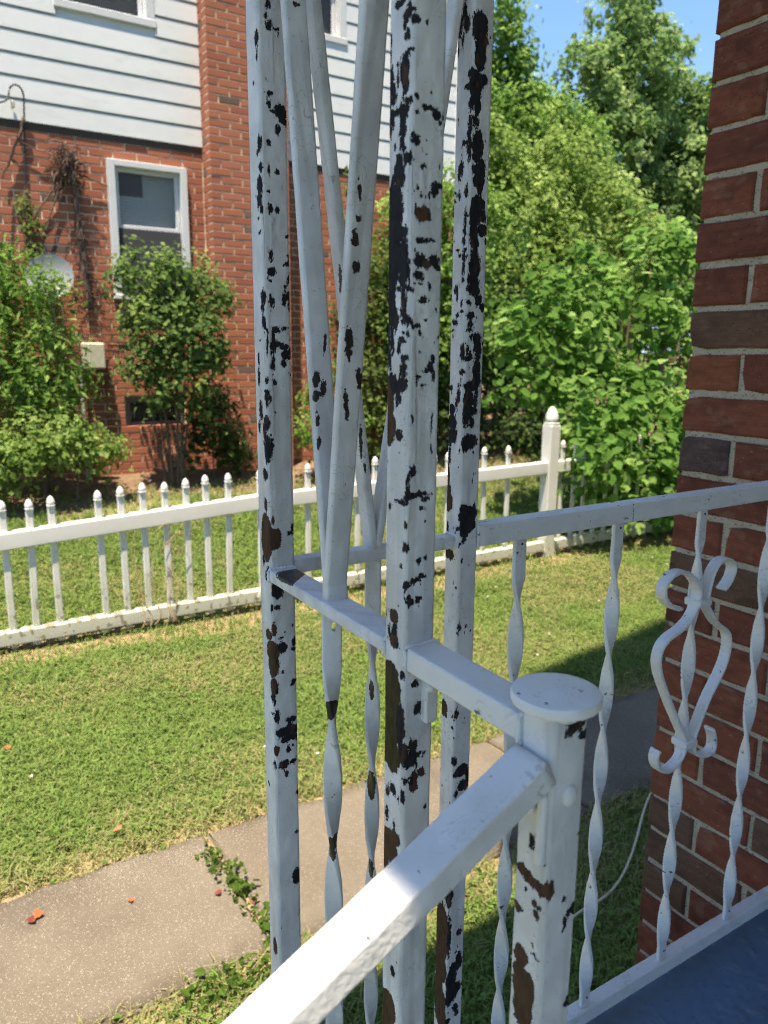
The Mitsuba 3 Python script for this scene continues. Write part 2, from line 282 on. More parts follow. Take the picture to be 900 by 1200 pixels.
def post_bump(p, n, uv):
    d, kind, t = post_chips(p)
    m = smoothstep(-0.0002, 0.0002, d)
    h = fbm(p.x * 130, p.y * 130, p.z * 60, 3) * 0.0017 + fbm(p.x * 420, p.y * 420, p.z * 300, 2) * 0.0006
    run = smoothstep(0.58, 0.80, noise(t * 230, p.z * 13, 4)) * 0.0007 * smoothstep(0.4, 0.6, noise(t * 60, p.z * 9, 8))
    return (h + run) * (1 - 0.6 * m) - m * 0.00055


scene['chipped_white_paint'] = {'type': 'twosided', 'bsdf': {'type': 'bumpmap', 'arbitrary': mikit.proc(post_bump, 3e-4), 'scale': 1.0, 'bsdf': {
    'type': 'blendbsdf', 'weight': mikit.proc(post_mask),
    'paint': {'type': 'principled', 'base_color': mikit.proc(post_paint), 'roughness': 0.42, 'specular': 0.45},
    'metal': {'type': 'principled', 'base_color': mikit.proc(post_bare), 'roughness': 0.8, 'specular': 0.12}}}}

# chips on the braces and bars: (0 = rear panel, 1 = front panel, centre of x - y, z, radius, radius z), tenths of a millimetre
BAR_CHIPS = [(1, -2666, 15790, 35, 56), (1, -2606, 15722, 25, 67), (1, -2672, 15656, 30, 45), (1, -2622, 15677, 20, 22), (1, -2610, 16058, 12, 89), (1, -2644, 15476, 20, 40), (1, -2618, 15295, 17, 41), (1, -2988, 18565, 24, 17), (1, -2068, 16583, 33, 42), (1, -2152, 16086, 33, 73), (1, -2165, 15993, 24, 57), (1, -2086, 15803, 29, 74), (1, -2207, 15612, 22, 96), (1, -2009, 17061, 16, 67), (1, -2031, 16900, 20, 30), (1, -2061, 16762, 27, 55), (0, -2869, 16634, 35, 125), (0, -2831, 16483, 30, 101), (0, -2640, 15146, 25, 139), (0, -2587, 14888, 16, 56), (1, -2485, 13067, 70, 79), (1, -2485, 11805, 70, 86), (1, -2485, 11708, 70, 63), (0, -2525, 12536, 43, 115), (0, -2525, 11441, 74, 173), (0, -2525, 10445, 56, 116), (1, -3290, 14065, 150, 60), (1, -3160, 14065, 90, 60)]


def bar_color(p, n, uv):
    c = paint_tone(p)
    h = p.x * 0.7 + p.y * 0.7
    ck = crack_lines(h * 125, p.z * 78, 5.0)
    c = mix(c, (0.12, 0.12, 0.12), ck * 0.5)
    w1 = (noise(h * 300, p.z * 200, 3) - 0.5) * 0.0014
    w2 = (noise(h * 280, p.z * 260, 8) - 0.5) * 0.003
    va, vb, vr = voronoi((p.x - p.y) * 640, p.z * 400)
    nse = (fbm(h * 900, p.z * 480, 3, 3) - 0.5) * 0.75 + (vr - 0.5) * 0.75
    best = mi.Float(-1)
    for ax, u0, z0, ru, rz in BAR_CHIPS:
        u = p.x - p.y + w1
        on = (p.y > 0.62) if ax == 0 else ((p.y < 0.62) & (p.x < 0.33))
        q = dr.sqrt(dr.square((u - u0 * 1e-4) / (ru * 1e-4)) + dr.square((p.z + w2 - z0 * 1e-4) / (rz * 1e-4)) + 1e-6)
        best = dr.maximum(best, dr.select(on, (1.05 - q) * (min(ru, rz) * 1e-4) + nse * dr.minimum(1.0, q * 1.3) * min(ru * 1e-4, rz * 1e-4, 0.0018), -1.0))
    sp = noise(h * 240, p.z * 150, p.x * 60) * 0.6 + noise(p.x * 600, p.y * 600, p.z * 500) * 0.4
    best = dr.maximum(best, (sp - 0.885) * 0.01)
    m = smoothstep(-0.0001, 0.00016, best)
    lumps = fbm(h * 500, p.z * 150, 2, 2)
    return mix(c, mix((0.008, 0.008, 0.010), (0.035, 0.026, 0.020), lumps), m)


def bar_bump(p, n, uv):
    return fbm(p.x * 120, p.y * 120, p.z * 70, 3) * 0.0008 + fbm(p.x * 420, p.y * 420, p.z * 350, 2) * 0.0005


scene['worn_white_paint'] = principled(mikit.proc(bar_color), 0.45, bar_bump, 1.0, 4e-4, specular=0.35)


def rail_color(p, n, uv):
    c = mix((0.50, 0.50, 0.495), (0.58, 0.58, 0.575), fbm(p.x * 50, p.y * 50, p.z * 50, 3))
    s = noise(p.x * 420, p.y * 420, p.z * 420)
    c = mix(c, (0.20, 0.19, 0.18), smoothstep(0.90, 0.95, s) * 0.6)
    g = smoothstep(0.56, 0.80, fbm(p.x * 30 + 7, p.y * 30, p.z * 30, 3)) * 0.4
    c = mix(c, (0.40, 0.39, 0.36), g)
    h = p.x + p.y * 0.8
    sc = smoothstep(0.60, 0.70, fbm(p.x * 330, p.y * 330, p.z * 330, 2)) * smoothstep(0.58, 0.70, fbm(p.x * 34 + 3, p.y * 34, p.z * 34, 2))
    c = mix(c, (0.24, 0.23, 0.22), sc * 0.45)
    fl = fbm(p.x * 120 + 5, p.y * 120, p.z * 120, 3) + (noise(p.x * 420, p.y * 420, p.z * 420) - 0.5) * 0.10
    c = mix(c, (0.05, 0.045, 0.04), smoothstep(0.785, 0.80, fl) * 0.9)
    ck = crack_lines((h + p.z) * 120, (p.z + p.y - p.x * 0.4) * 110, 8.0)
    return mix(c, (0.16, 0.16, 0.16), ck * 0.35)


scene['rail_white_paint'] = principled(mikit.proc(rail_color), 0.38, bar_bump, 1.0, 4e-4, specular=0.5)


def vinyl_color(p, n, uv):
    c = mix((0.54, 0.54, 0.52), (0.61, 0.61, 0.59), fbm(p.x * 9, p.y * 9, p.z * 9, 3))
    low = 1 - smoothstep(0.14, 0.52, p.z + (fbm(p.x * 14, p.z * 14, 2, 3) - 0.5) * 0.35)
    c = mix(c, (0.36, 0.365, 0.25), low * 0.6)
    spot = smoothstep(0.74, 0.82, noise(p.x * 55, p.z * 40, 6)) * low
    return mix(c, (0.16, 0.15, 0.11), spot * 0.8)


scene['fence_vinyl'] = principled(mikit.proc(vinyl_color), 0.35, specular=0.5)


def make_brick(ca, cb, seed):
    def color(p, n, uv):
        a = fbm(p.x * 90 + seed, p.y * 90, p.z * 120, 3)
        c = mix(ca, cb, a)
        pit = noise(p.x * 420, p.y * 420, p.z * 420 + seed)
        c = mix(c, tuple(v * 0.22 for v in ca), smoothstep(0.82, 0.90, pit))
        pale = noise(p.x * 250, p.y * 250 + seed, p.z * 250)
        c = mix(c, (0.36, 0.28, 0.23), smoothstep(0.91, 0.96, pale) * 0.6)
        stain = smoothstep(0.45, 0.75, fbm(p.x * 24, p.y * 24 + seed, p.z * 30, 3))
        c = mix(c, tuple(v * 0.55 for v in ca), stain * 0.6)
        smear = smoothstep(0.60, 0.74, fbm(p.y * 46, p.z * 60, seed * 0.3, 3))
        c = mix(c, (0.34, 0.25, 0.18), smear * 0.13)
        drag = smoothstep(0.5, 0.8, noise(p.x * 30, p.y * 22, p.z * 420))
        return mix(c, tuple(v * 0.72 for v in ca), drag * 0.35)
    return color


def brick_bump(p, n, uv):
    pit = smoothstep(0.78, 0.9, noise(p.x * 420, p.y * 420, p.z * 420))
    return fbm(p.x * 260, p.y * 260, p.z * 260, 3) * 0.0016 - pit * 0.0012


for nm, a, b, s in (('red', (0.130, 0.041, 0.023), (0.205, 0.068, 0.039), 1), ('deep_red', (0.102, 0.033, 0.021), (0.165, 0.054, 0.033), 2),
                    ('orange', (0.155, 0.050, 0.024), (0.225, 0.075, 0.036), 3), ('brown', (0.085, 0.047, 0.030), (0.140, 0.076, 0.048), 4),
                    ('purple', (0.060, 0.040, 0.036), (0.108, 0.068, 0.058), 5)):
    scene['brick_' + nm] = principled(mikit.proc(make_brick(a, b, s * 7.0)), 0.85, brick_bump, 1.0, 5e-4, specular=0.2)


def mortar_color(p, n, uv):
    c = mix((0.30, 0.255, 0.185), (0.43, 0.37, 0.28), fbm(p.x * 70, p.y * 70, p.z * 70, 3))
    return mix(c, (0.16, 0.13, 0.10), smoothstep(0.72, 0.85, noise(p.x * 300, p.y * 300, p.z * 300)))


def grit_bump(p, n, uv):
    return fbm(p.x * 300, p.y * 300, p.z * 300, 3) * 0.0022


scene['mortar'] = principled(mikit.proc(mortar_color), 0.9, grit_bump, 1.0, 5e-4, specular=0.1)
scene['far_mortar'] = principled((0.60, 0.50, 0.38), 0.9, specular=0.1)
scene['far_brick'] = principled({'type': 'mesh_attribute', 'name': 'vertex_color'}, 0.85, specular=0.2)


def siding_color(p, n, uv):
    c = mix((0.53, 0.56, 0.575), (0.605, 0.635, 0.65), fbm(p.x * 1.5, p.z * 6, 3, 3))
    return mix(c, (0.48, 0.50, 0.50), smoothstep(0.62, 0.85, fbm(p.x * 7, p.z * 20, 1, 3)) * 0.4)


scene['siding_paint'] = principled(mikit.proc(siding_color), 0.45, specular=0.4)
scene['trim_white'] = principled((0.54, 0.56, 0.575), 0.4, specular=0.4)
scene['trim_dark'] = principled((0.16, 0.16, 0.15), 0.5)
scene['trim_grey'] = principled((0.36, 0.38, 0.37), 0.5)
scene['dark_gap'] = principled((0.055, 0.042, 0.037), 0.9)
scene['window_glass'] = {'type': 'thindielectric', 'int_ior': 1.5}
scene['blind'] = principled((0.30, 0.33, 0.32), 0.8)
scene['room_dark'] = principled((0.025, 0.028, 0.03), 0.9)
scene['bug_screen'] = principled((0.035, 0.037, 0.042), 0.8)


def concrete_color(p, n, uv):
    c = mix((0.108, 0.091, 0.069), (0.160, 0.138, 0.108), fbm(p.x * 7, p.y * 7, 2, 4))
    blot = smoothstep(0.5, 0.78, fbm(p.x * 3.2 + 9, p.y * 3.2, 4, 3))
    c = mix(c, (0.088, 0.074, 0.058), blot * 0.55)
    e1 = dr.minimum(dr.abs(p.y - 1.665), dr.abs(p.y - 2.262)) + (fbm(p.x * 8, p.y * 8, 6, 3) - 0.5) * 0.10
    c = mix(c, (0.072, 0.060, 0.042), (1 - smoothstep(0.0, 0.07, e1)) * 0.75)
    d, d2, r = voronoi(p.x * 105, p.y * 105)
    agg = (1 - smoothstep(0.16, 0.30, d)) * smoothstep(0.76, 0.80, r)
    c = mix(c, mix((0.22, 0.195, 0.16), (0.32, 0.29, 0.245), r), agg * 0.6)
    e, e2, q = voronoi(p.x * 240 + 31, p.y * 240)
    c = mix(c, (0.26, 0.225, 0.18), (1 - smoothstep(0.2, 0.34, e)) * smoothstep(0.78, 0.82, q))
    return mix(c, (0.05, 0.043, 0.036), (1 - smoothstep(0.2, 0.34, e)) * (1 - smoothstep(0.14, 0.18, q)) * 0.7)


def concrete_bump(p, n, uv):
    return fbm(p.x * 130, p.y * 130, p.z * 40, 3) * 0.0035


scene['concrete'] = principled(mikit.proc(concrete_color), 0.9, concrete_bump, 1.0, 1e-3, specular=0.15)


def soil_color(p, n, uv):
    dry = smoothstep(0.42, 0.62, fbm(p.x * 1.7, p.y * 1.7, 5, 4))
    c = mix((0.085, 0.110, 0.032), (0.160, 0.160, 0.065), dry)
    bed = smoothstep(6.15, 6.5, p.y + (fbm(p.x * 2.2, p.y * 2.2, 8, 3) - 0.5) * 0.7)
    c = mix(c, mix((0.10, 0.065, 0.040), (0.21, 0.15, 0.10), fbm(p.x * 14, p.y * 14, 3, 3)), bed)
    strip = 1 - smoothstep(0.08, 0.24, dr.abs(p.y - 4.12 + (fbm(p.x * 3, p.y * 3, 1, 2) - 0.5) * 0.25))
    c = mix(c, mix((0.16, 0.115, 0.065), (0.30, 0.22, 0.13), fbm(p.x * 22, p.y * 22, 3, 3)), strip * 0.9)
    edge = smoothstep(1.52, 1.62, p.y) * (1 - smoothstep(2.29, 2.40, p.y + (fbm(p.x * 9, 2, 1, 3) - 0.5) * 0.12))
    return mix(c, (0.30, 0.225, 0.135), edge * 0.8)


scene['soil'] = principled(mikit.proc(soil_color), 0.95, lambda p, n, uv: fbm(p.x * 60, p.y * 60, 3, 3) * 0.02, 1.0, 2e-3, specular=0.05)


def leafy(trans=0.7, rough=0.5, spec=True):
    return {'type': 'principledthin', 'base_color': {'type': 'mesh_attribute', 'name': 'vertex_color'}, 'roughness': rough, 'diff_trans': trans, 'eta': 1.35}


scene['leaf'] = leafy(1.2, 0.36)
scene['grass_blade'] = leafy(1.0, 0.55)
scene['bark'] = principled(mikit.proc(lambda p, n, uv: mix((0.06, 0.045, 0.03), (0.16, 0.125, 0.09), fbm(p.x * 40, p.y * 40, p.z * 14, 3))), 0.9)
scene['dead_stem'] = principled(mikit.proc(lambda p, n, uv: mix((0.045, 0.030, 0.024), (0.17, 0.12, 0.09), fbm(p.x * 50, p.y * 50, p.z * 30, 2))), 0.9)
scene['dry_stem'] = principled((0.34, 0.25, 0.14), 0.9)


def floor_color(p, n, uv):
    c = mix((0.066, 0.116, 0.190), (0.092, 0.152, 0.240), fbm(p.x * 14, p.y * 14, 3, 4))
    s = smoothstep(0.66, 0.80, fbm(p.x * 60, p.y * 40, 1, 4))
    c = mix(c, (0.15, 0.19, 0.235), s * 0.6)
    w = smoothstep(0.5, 0.75, fbm(p.x * 5 + 3, p.y * 5, 2, 3))
    c = mix(c, (0.10, 0.135, 0.175), w * 0.5)
    return mix(c, (0.010, 0.014, 0.02), smoothstep(0.84, 0.94, noise(p.x * 170, p.y * 150, 4)) * 0.25)


scene['blue_floor_paint'] = principled(mikit.proc(floor_color), 0.4, lambda p, n, uv: fbm(p.x * 90, p.y * 90, 3, 3) * 0.0025, 1.0, 1e-3, specular=0.4)
scene['white_ceiling'] = principled((0.72, 0.72, 0.70), 0.6)
scene['shingle'] = principled((0.10, 0.09, 0.085), 0.9)
scene['cord_cream'] = principled((0.50, 0.45, 0.33), 0.5)
scene['cable_black'] = principled((0.02, 0.02, 0.024), 0.45)
scene['dish_grey'] = principled((0.20, 0.22, 0.235), 0.55)
scene['box_beige'] = principled(mikit.proc(lambda p, n, uv: mix((0.40, 0.40, 0.32), (0.52, 0.52, 0.43), fbm(p.x * 30, p.y * 30, p.z * 20, 3))), 0.5)
scene['grey_plastic'] = principled((0.30, 0.33, 0.35), 0.5)

# ================================================================ setting
def grid_sheet(xs, ys):
    X, Y = np.meshgrid(xs, ys, indexing='ij')
    V = np.stack([X, Y, ground_z(X, Y)], -1).reshape(-1, 3)
    n, m = len(xs), len(ys)
    i, j = np.meshgrid(np.arange(n - 1), np.arange(m - 1), indexing='ij')
    a = (i * m + j).ravel()
    return V, np.vstack([np.stack([a, a + m, a + m + 1], 1), np.stack([a, a + m + 1, a + 1], 1)])


add('ground', grid_sheet(np.r_[-400, -100, -30, -12, np.arange(-6, 14.01, 0.2), 20, 40, 100, 400], np.r_[-400, -60, -15, -4, np.arange(-2, 9.01, 0.15), 12, 20, 40, 100, 400]), 'soil', smooth=True)
tag('ground', 'uneven lawn soil with bare dry earth rising to the brick house', kind='structure')

# concrete path of cast slabs, a weedy joint between the two nearest
rng = np.random.default_rng(4)
xs = [-3.0 + 0.72 - 0.72]
PATH_JOINTS = [-2.88, -1.68, -0.48, 0.715, 1.93, 3.14, 4.35, 5.55, 6.76]
tag('garden_path', 'narrow concrete garden path with exposed aggregate', kind='structure')
for a, b in zip(PATH_JOINTS[:-1], PATH_JOINTS[1:]):
    x0, x1, y0, y1 = a + 0.008, b - 0.008, 1.665, 2.262
    out = []
    for k in range(14):
        out.append((x0 + (x1 - x0) * k / 14, y0 + rng.normal(0, 0.006)))
    for k in range(8):
        out.append((x1 + rng.normal(0, 0.004), y0 + (y1 - y0) * k / 8))
    for k in range(14):
        out.append((x1 - (x1 - x0) * k / 14, y1 + rng.normal(0, 0.007)))
    for k in range(8):
        out.append((x0 + rng.normal(0, 0.004), y1 - (y1 - y0) * k / 8))
    out = np.array(out)
    c = out.mean(0)
    n = len(out)
    tilt = rng.normal(0, 0.004)
    zt = lambda q: 0.016 + tilt * (q[:, 0] - c[0])
    inner = c + (out - c) * np.array([0.985, 0.965])
    V = np.vstack([np.c_[out, np.full(n, -0.06)], np.c_[out, zt(out) - 0.010], np.c_[inner, zt(inner)], [[c[0], c[1], 0.017]]])
    i = np.arange(n)
    j = (i + 1) % n
    F = np.vstack([np.stack([i, j, j + n], 1), np.stack([i, j + n, i + n], 1), np.stack([i + n, j + n, j + 2 * n], 1), np.stack([i + n, j + 2 * n, i + 2 * n], 1), np.stack([i + 2 * n, j + 2 * n, i * 0 + 3 * n], 1)])
    add('garden_path__slab', (V, F), 'concrete')

# ================================================================ own house: brick corner behind the railing
HX, HY = 1.234, 0.9255
JOINT0, NCOURSE, COURSE = CAM + 0.528, 0.0748, 0.0677
thing('brick_house', 'dark red brick house wall in shade at the right edge, pale mortar joints', 'house')
add('brick_house__wall', cbox(HX + 0.006, HX + 6.5, -6.0, HY - 0.006, -0.3, 2.95, 0.001), 'mortar')


def near_brick(y0, y1, z0, z1, seed):
    """One brick showing its face to -x: jittered outline, worn arris, corner return."""
    r = np.random.default_rng(seed)
    m, out = 4, []
    for k in range(6):
        out.append((y0 + (y1 - y0) * k / 6, z0))
    for k in range(2):
        out.append((y1, z0 + (z1 - z0) * k / 2))
    for k in range(6):
        out.append((y1 - (y1 - y0) * k / 6, z1))
    for k in range(2):
        out.append((y0, z1 - (z1 - z0) * k / 2))
    o = np.array(out)
    n = len(o)
    c = o.mean(0)
    o = o + r.normal(0, 0.0007, o.shape)
    if r.random() < 0.22:                                   # a chipped corner
        k = r.choice([0, 6, 8, 14])
        o[k] += (c - o[k]) * np.array([0.06, 0.16])
    inn = c + (o - c) * np.array([1 - 0.004 / (y1 - y0) * 2, 1 - 0.004 / (z1 - z0) * 2]) + r.normal(0, 0.0004, o.shape)
    px = r.normal(0, 0.0012)
    V = np.vstack([np.c_[np.full(n, HX + 0.10), o], np.c_[np.full(n, HX + 0.0035 + px), o], np.c_[HX + px + r.normal(0, 0.0003, n), inn], [[HX + px - 0.0004, *c]]])
    i = np.arange(n)
    j = (i + 1) % n
    F = np.vstack([np.stack([i, j, j + n], 1), np.stack([i, j + n, i + n], 1), np.stack([i + n, j + n, j + 2 * n], 1), np.stack([i + n, j + 2 * n, i + 2 * n], 1), np.stack([i + 2 * n, j + 2 * n, i * 0 + 3 * n], 1)])
    return trimesh.Trimesh(V, F[:, ::-1], process=False)


TONES = {(1, 0): 'deep_red', (2, 0): 'red', (3, 0): 'deep_red', (4, 0): 'red', (5, 0): 'deep_red', (6, 0): 'deep_red', (9, 0): 'red', (11, 0): 'deep_red', (12, 0): 'red', (7, 0): 'brown', (8, 0): 'orange', (8, 1): 'deep_red', (10, 0): 'purple', (2, 1): 'brown', (13, 0): 'brown', (19, 1): 'brown', (21, 0): 'brown', (21, 1): 'brown', (22, 0): 'brown', (14, 0): 'deep_red', (0, 0): 'deep_red', (18, 0): 'orange', (22, 1): 'deep_red', (17, 1): 'deep_red', (20, 0): 'brown'}
rb = np.random.default_rng(21)
for row in range(-4, 29):
    zt = JOINT0 - NCOURSE * (row - 1) - 0.0053
    zb = JOINT0 - NCOURSE * row + 0.0053
    y, idx = HY, 0
    L = 0.1022 if row % 2 == 0 else 0.2144
    while y > -0.75:
        tone = TONES.get((row, idx)) or rb.choice(['red', 'red', 'deep_red', 'deep_red', 'red', 'orange', 'brown'], p=[.28, .26, .2, .14, .08, .01, .03])
        jit = rb.normal(0, 0.0012, 4)
        add('brick_house__wall__brick', near_brick(y - L + jit[0], y + (0 if idx == 0 else jit[1]), zb + jit[2] * .6, zt + jit[3] * .6, 1000 + row * 40 + idx), 'brick_' + tone)
        y -= L + 0.0108
        L, idx = 0.2144, idx + 1
# upper storey and roof: outside the frame, they cast the shade on the lawn
add('brick_house__upper_storey', cbox(0.90, 7.4, -6.2, 1.08, 2.95, 7.9, 0.004), 'siding_paint')
tri = trimesh.Trimesh([[0.90, -6.2, 7.9], [0.90, 1.08, 7.9], [7.4, 1.08, 7.9], [7.4, -6.2, 7.9], [4.15, 1.08, 10.8], [4.15, -6.2, 10.8]],
                      [[0, 1, 2], [0, 2, 3], [1, 4, 2], [0, 3, 5], [0, 5, 4], [0, 4, 1], [2, 4, 5], [2, 5, 3]], process=False)
add('brick_house__roof', tri, 'shingle')

# porch: floor, steps below the lens, roof carried by the iron column
thing('porch', 'dark blue painted porch floor at the lower right behind the white bottom rail', 'porch')
PF = CAM - 0.972
add('porch__floor', cbox(0.262, HX - 0.002, -3.0, 0.655, -0.1, PF, 0.006), 'blue_floor_paint')
for k, (a, zz) in enumerate(((-0.10, 0.42), (-0.46, 0.21))):
    add('porch__step', cbox(a, 0.26 - 0.36 * k, -1.3, 0.262, -0.1, zz, 0.006), 'blue_floor_paint')
add('porch__roof', cbox(-0.112, HX - 0.003, -3.4, 0.86, 2.9, 3.05, 0.004), 'white_ceiling')
add('porch__fascia', cbox(-0.130, -0.1125, -3.4, 0.88, 2.9, 3.07, 0.003), 'white_ceiling')

# ================================================================ iron corner column
thing('corner_column', 'white iron porch corner column of three chipped square posts with crossed braces', 'column')
for pk in 'LMR':
    cx, cy = POSTS[pk]
    k = add('corner_column__post', bar((cx, cy, PF), (cx, cy, 2.9), 0.0254, 0.0254, (1, 0, 0), 0.0034, 0.00035, ord(pk), 0.007), 'chipped_white_paint', smooth=True)
    tag(k, {'L': 'far left post with a brown bare patch above the cross bar', 'M': 'middle post, widest, long black strip of missing paint', 'R': 'rear right post with a long black peeled strip near its top'}[pk])
BZ = CAM - 0.196
add('corner_column__cross_bar', bar((0.2815, 0.6295, BZ - 0.006), (0.2815, 0.4262, BZ - 0.006), 0.025, 0.011, (1, 0, 0), 0.002, 0.0005, 3, 0.006), 'worn_white_paint', smooth=True)
add('corner_column__cross_bar', bar((0.294, 0.641, CAM - 0.1985), (0.488, 0.641, CAM - 0.1985), 0.018, 0.0135, (0, 1, 0), 0.002, 0.0004, 4, 0.006), 'worn_white_paint', smooth=True)
for (y0, z0, y1, z1) in ((0.5235, BZ - 0.002, 0.628, CAM + 0.56), (0.5275, BZ - 0.002, 0.428, CAM + 0.495)):
    add('corner_column__brace', bar((0.2825, y0, z0), (0.2825, y1, z1), 0.0085, 0.0195, (0, 1, 0), 0.0026, 0.0004, int(y1 * 100)), 'worn_white_paint', smooth=True)
for (x0, z0, x1, z1) in ((0.386, CAM - 0.193, 0.300, CAM + 0.505), (0.390, CAM - 0.193, 0.490, CAM + 0.405)):
    add('corner_column__brace', bar((x0, 0.6415, z0), (x1, 0.6415, z1), 0.0085, 0.0185, (1, 0, 0), 0.0026, 0.0004, int(x1 * 100)), 'worn_white_paint', smooth=True)


def twisted(x, y, z0, z1, w, t, flat_top, flat_bot, half, phase_dir, sense=1, seed=0):
    """A flat bar twisted about its length; half = length of half a turn; flat ends with the broad face along phase_dir degrees."""
    n = int((z1 - z0) / 0.0045) + 1
    zz = np.linspace(z1, z0, n)
    s = np.clip(z1 - flat_top - zz, 0, max(0.0, z1 - flat_top - z0 - flat_bot))
    tot = s.max()
    turns = max(1, round(tot / half))
    a = math.radians(phase_dir) + sense * np.pi * turns * s / tot
    sec = rsec(w, t, min(0.0022, t * 0.42), 3)
    u = np.stack([np.cos(a), np.sin(a), 0 * a], 1)
    v = np.stack([-np.sin(a), np.cos(a), 0 * a], 1)
    m = sweep(np.stack([np.full(n, x), np.full(n, y), zz], 1), [sec] * n, u, -v, 0.0004, seed, 90)
    m.invert() if m.volume < 0 else None
    return m


tb = twisted(0.282, 0.5305, PF, BZ - 0.011, 0.0165, 0.0055, 0.045, 0.02, 0.112, -24, 1, 1)
hole = trimesh.creation.cylinder(0.0020, 0.04, sections=16)
hole.vertices[:, 1] *= 2.0
hole.apply_transform(trimesh.transformations.rotation_matrix(math.pi / 2, [1, 0, 0]))
hole.apply_transform(trimesh.transformations.rotation_matrix(math.radians(-24), [0, 0, 1]))
hole.apply_translation([0.2835, 0.530, CAM - 0.2215])
try:
    cut = trimesh.boolean.difference([tb, hole], engine='manifold')
    tb = cut if len(cut.faces) > 1000 else tb
except Exception:
    pass
add('corner_column__twisted_bar', tb, 'worn_white_paint', smooth=30)
add('corner_column__twisted_bar', twisted(0.3885, 0.641, PF, CAM - 0.205, 0.0165, 0.0055, 0.058, 0.02, 0.109, -28, 1, 2), 'worn_white_paint', smooth=True)

# ================================================================ stair rail: newel, cap, sloping hand rail, short level bar
thing('stair_rail', 'white stair handrail sloping down to the lower left from a round-capped chipped newel post', 'railing')
nx, ny = POSTS['N']
add('stair_rail__newel_post', bar((nx, ny, PF), (nx, ny, CAM - 0.184), 0.0257, 0.0257, (1, 0, 0), 0.0036, 0.0004, 9, 0.006), 'chipped_white_paint', smooth=True)
cz = CAM - 0.178
prof = [(0.0001, cz - 0.013), (0.0135, cz - 0.013), (0.0165, cz - 0.0095), (0.0205, cz - 0.0078), (0.0230, cz - 0.0062), (0.0240, cz - 0.0055), (0.0245, cz - 0.0040), (0.0245, cz - 0.0010), (0.0238, cz + 0.0002), (0.020, cz + 0.0008), (0.012, cz + 0.0016), (0.0001, cz + 0.0018)]
add('stair_rail__cap', revolve(prof, nx, ny, 40), 'rail_white_paint', smooth=35)
hx0, hz0 = 0.2705, CAM - 0.2075
hx1 = -0.72
hz1 = hz0 + 0.53 * (hx1 - hx0)
th = 0.0165
nd = np.array([-0.468, 0, 0.883]) * th / 2
m = bar((hx0, ny, hz0 - th * 0.57), (hx1, ny, hz1 - th * 0.57), 0.0265, th, (0, 1, 0), 0.0018, 0.0004, 12, 0.006)
add('stair_rail__handrail', m, 'rail_white_paint', smooth=True)
add('stair_rail__lower_post', bar((hx1 + 0.02, ny, 0.0), (hx1 + 0.02, ny, hz1 - 0.004), 0.0257, 0.0257, (1, 0, 0), 0.0036, 0.0004, 19, 0.02), 'rail_white_paint', smooth=True)
add('stair_rail__level_bar', bar((0.2825, 0.4050, CAM - 0.2025), (0.2825, 0.2870, CAM - 0.2025), 0.0255, 0.0165, (1, 0, 0), 0.0018, 0.0004, 14, 0.005), 'rail_white_paint', smooth=True)


def weld(c, w, d, nrm, ua, seed, skew=0.0):
    """A lumpy weld bead round the w x d end of a bar that meets a face with normal nrm at c."""
    r = np.random.default_rng(seed)
    c, nrm, ua = np.array(c, float), np.array(nrm, float), np.array(ua, float)
    va = np.cross(nrm, ua)
    o = rsec(w + 0.001, d + 0.001, 0.0025, 4)
    o = np.vstack([o, o[:1]])
    s = np.r_[0, np.cumsum(np.linalg.norm(np.diff(o, axis=0), axis=1))]
    q = np.linspace(0, s[-1], 70)
    o = np.stack([np.interp(q, s, o[:, 0]), np.interp(q, s, o[:, 1])], 1)
    P = c + o[:, :1] * ua + o[:, 1:] * va
    rad = 0.0016 * (0.7 + 0.6 * np.abs(np.sin(q * 900 + r.random() * 6)) * r.uniform(0.6, 1.2, 70))
    return tube(P, rad, 7)


for (c, w_, d_, nn, uu, key) in (((0.2815, 0.6273, BZ - 0.006), 0.025, 0.011, (0, 1, 0), (1, 0, 0), 'corner_column'), ((0.2815, 0.4277, BZ - 0.006), 0.025, 0.011, (0, 1, 0), (1, 0, 0), 'corner_column'),
                                 ((0.2825, 0.4023, CAM - 0.2025), 0.0255, 0.0165, (0, 1, 0), (1, 0, 0), 'stair_rail'), ((0.2825, 0.2889, CAM - 0.2025), 0.0255, 0.0165, (0, 1, 0), (1, 0, 0), 'stair_rail'),
                                 ((0.4868, 0.641, CAM - 0.1985), 0.018, 0.0135, (1, 0, 0), (0, 1, 0), 'corner_column'),
                                 ((0.5122, 0.64, CAM - 0.1945), 0.0262, 0.0235, (1, 0, 0), (0, 1, 0), 'corner_column')):
    add(key + '__weld_bead', weld(c, w_, d_, nn, uu, int(c[1] * 1e4)), 'rail_white_paint', smooth=True)
# lap brackets with a bolt hole, under the level bar at the post and under the hand rail at the newel
for (bx, by, bz) in ((0.2885, 0.4012, CAM - 0.2325),):
    add('stair_rail__bracket', join([cbox(bx - 0.0055, bx + 0.0055, by - 0.0045, by + 0.0025, bz - 0.019, bz + 0.019, 0.0016), trimesh.creation.icosphere(2, 0.0042).apply_translation([bx - 0.0018, by - 0.0045, bz + 0.009])]), 'rail_white_paint', smooth=40)
br = join([cbox(nx - PH - 0.0048, nx - PH + 0.002, ny - 0.0118, ny - 0.0062, CAM - 0.2730, CAM - 0.2300, 0.0022),
           trimesh.creation.icosphere(3, 0.0062).apply_scale([0.75, 1, 0.9]).apply_translation([nx - PH - 0.003, ny + 0.0015, CAM - 0.2400])])
add('stair_rail__bracket', br, 'rail_white_paint', smooth=40)
bolt = trimesh.creation.icosphere(3, 0.0055).apply_scale([0.9, 0.6, 1.15]).apply_translation([nx + 0.001, ny - PH - 0.0002, CAM - 0.2335])
add('stair_rail__bolt', bolt, 'rail_white_paint', smooth=True)

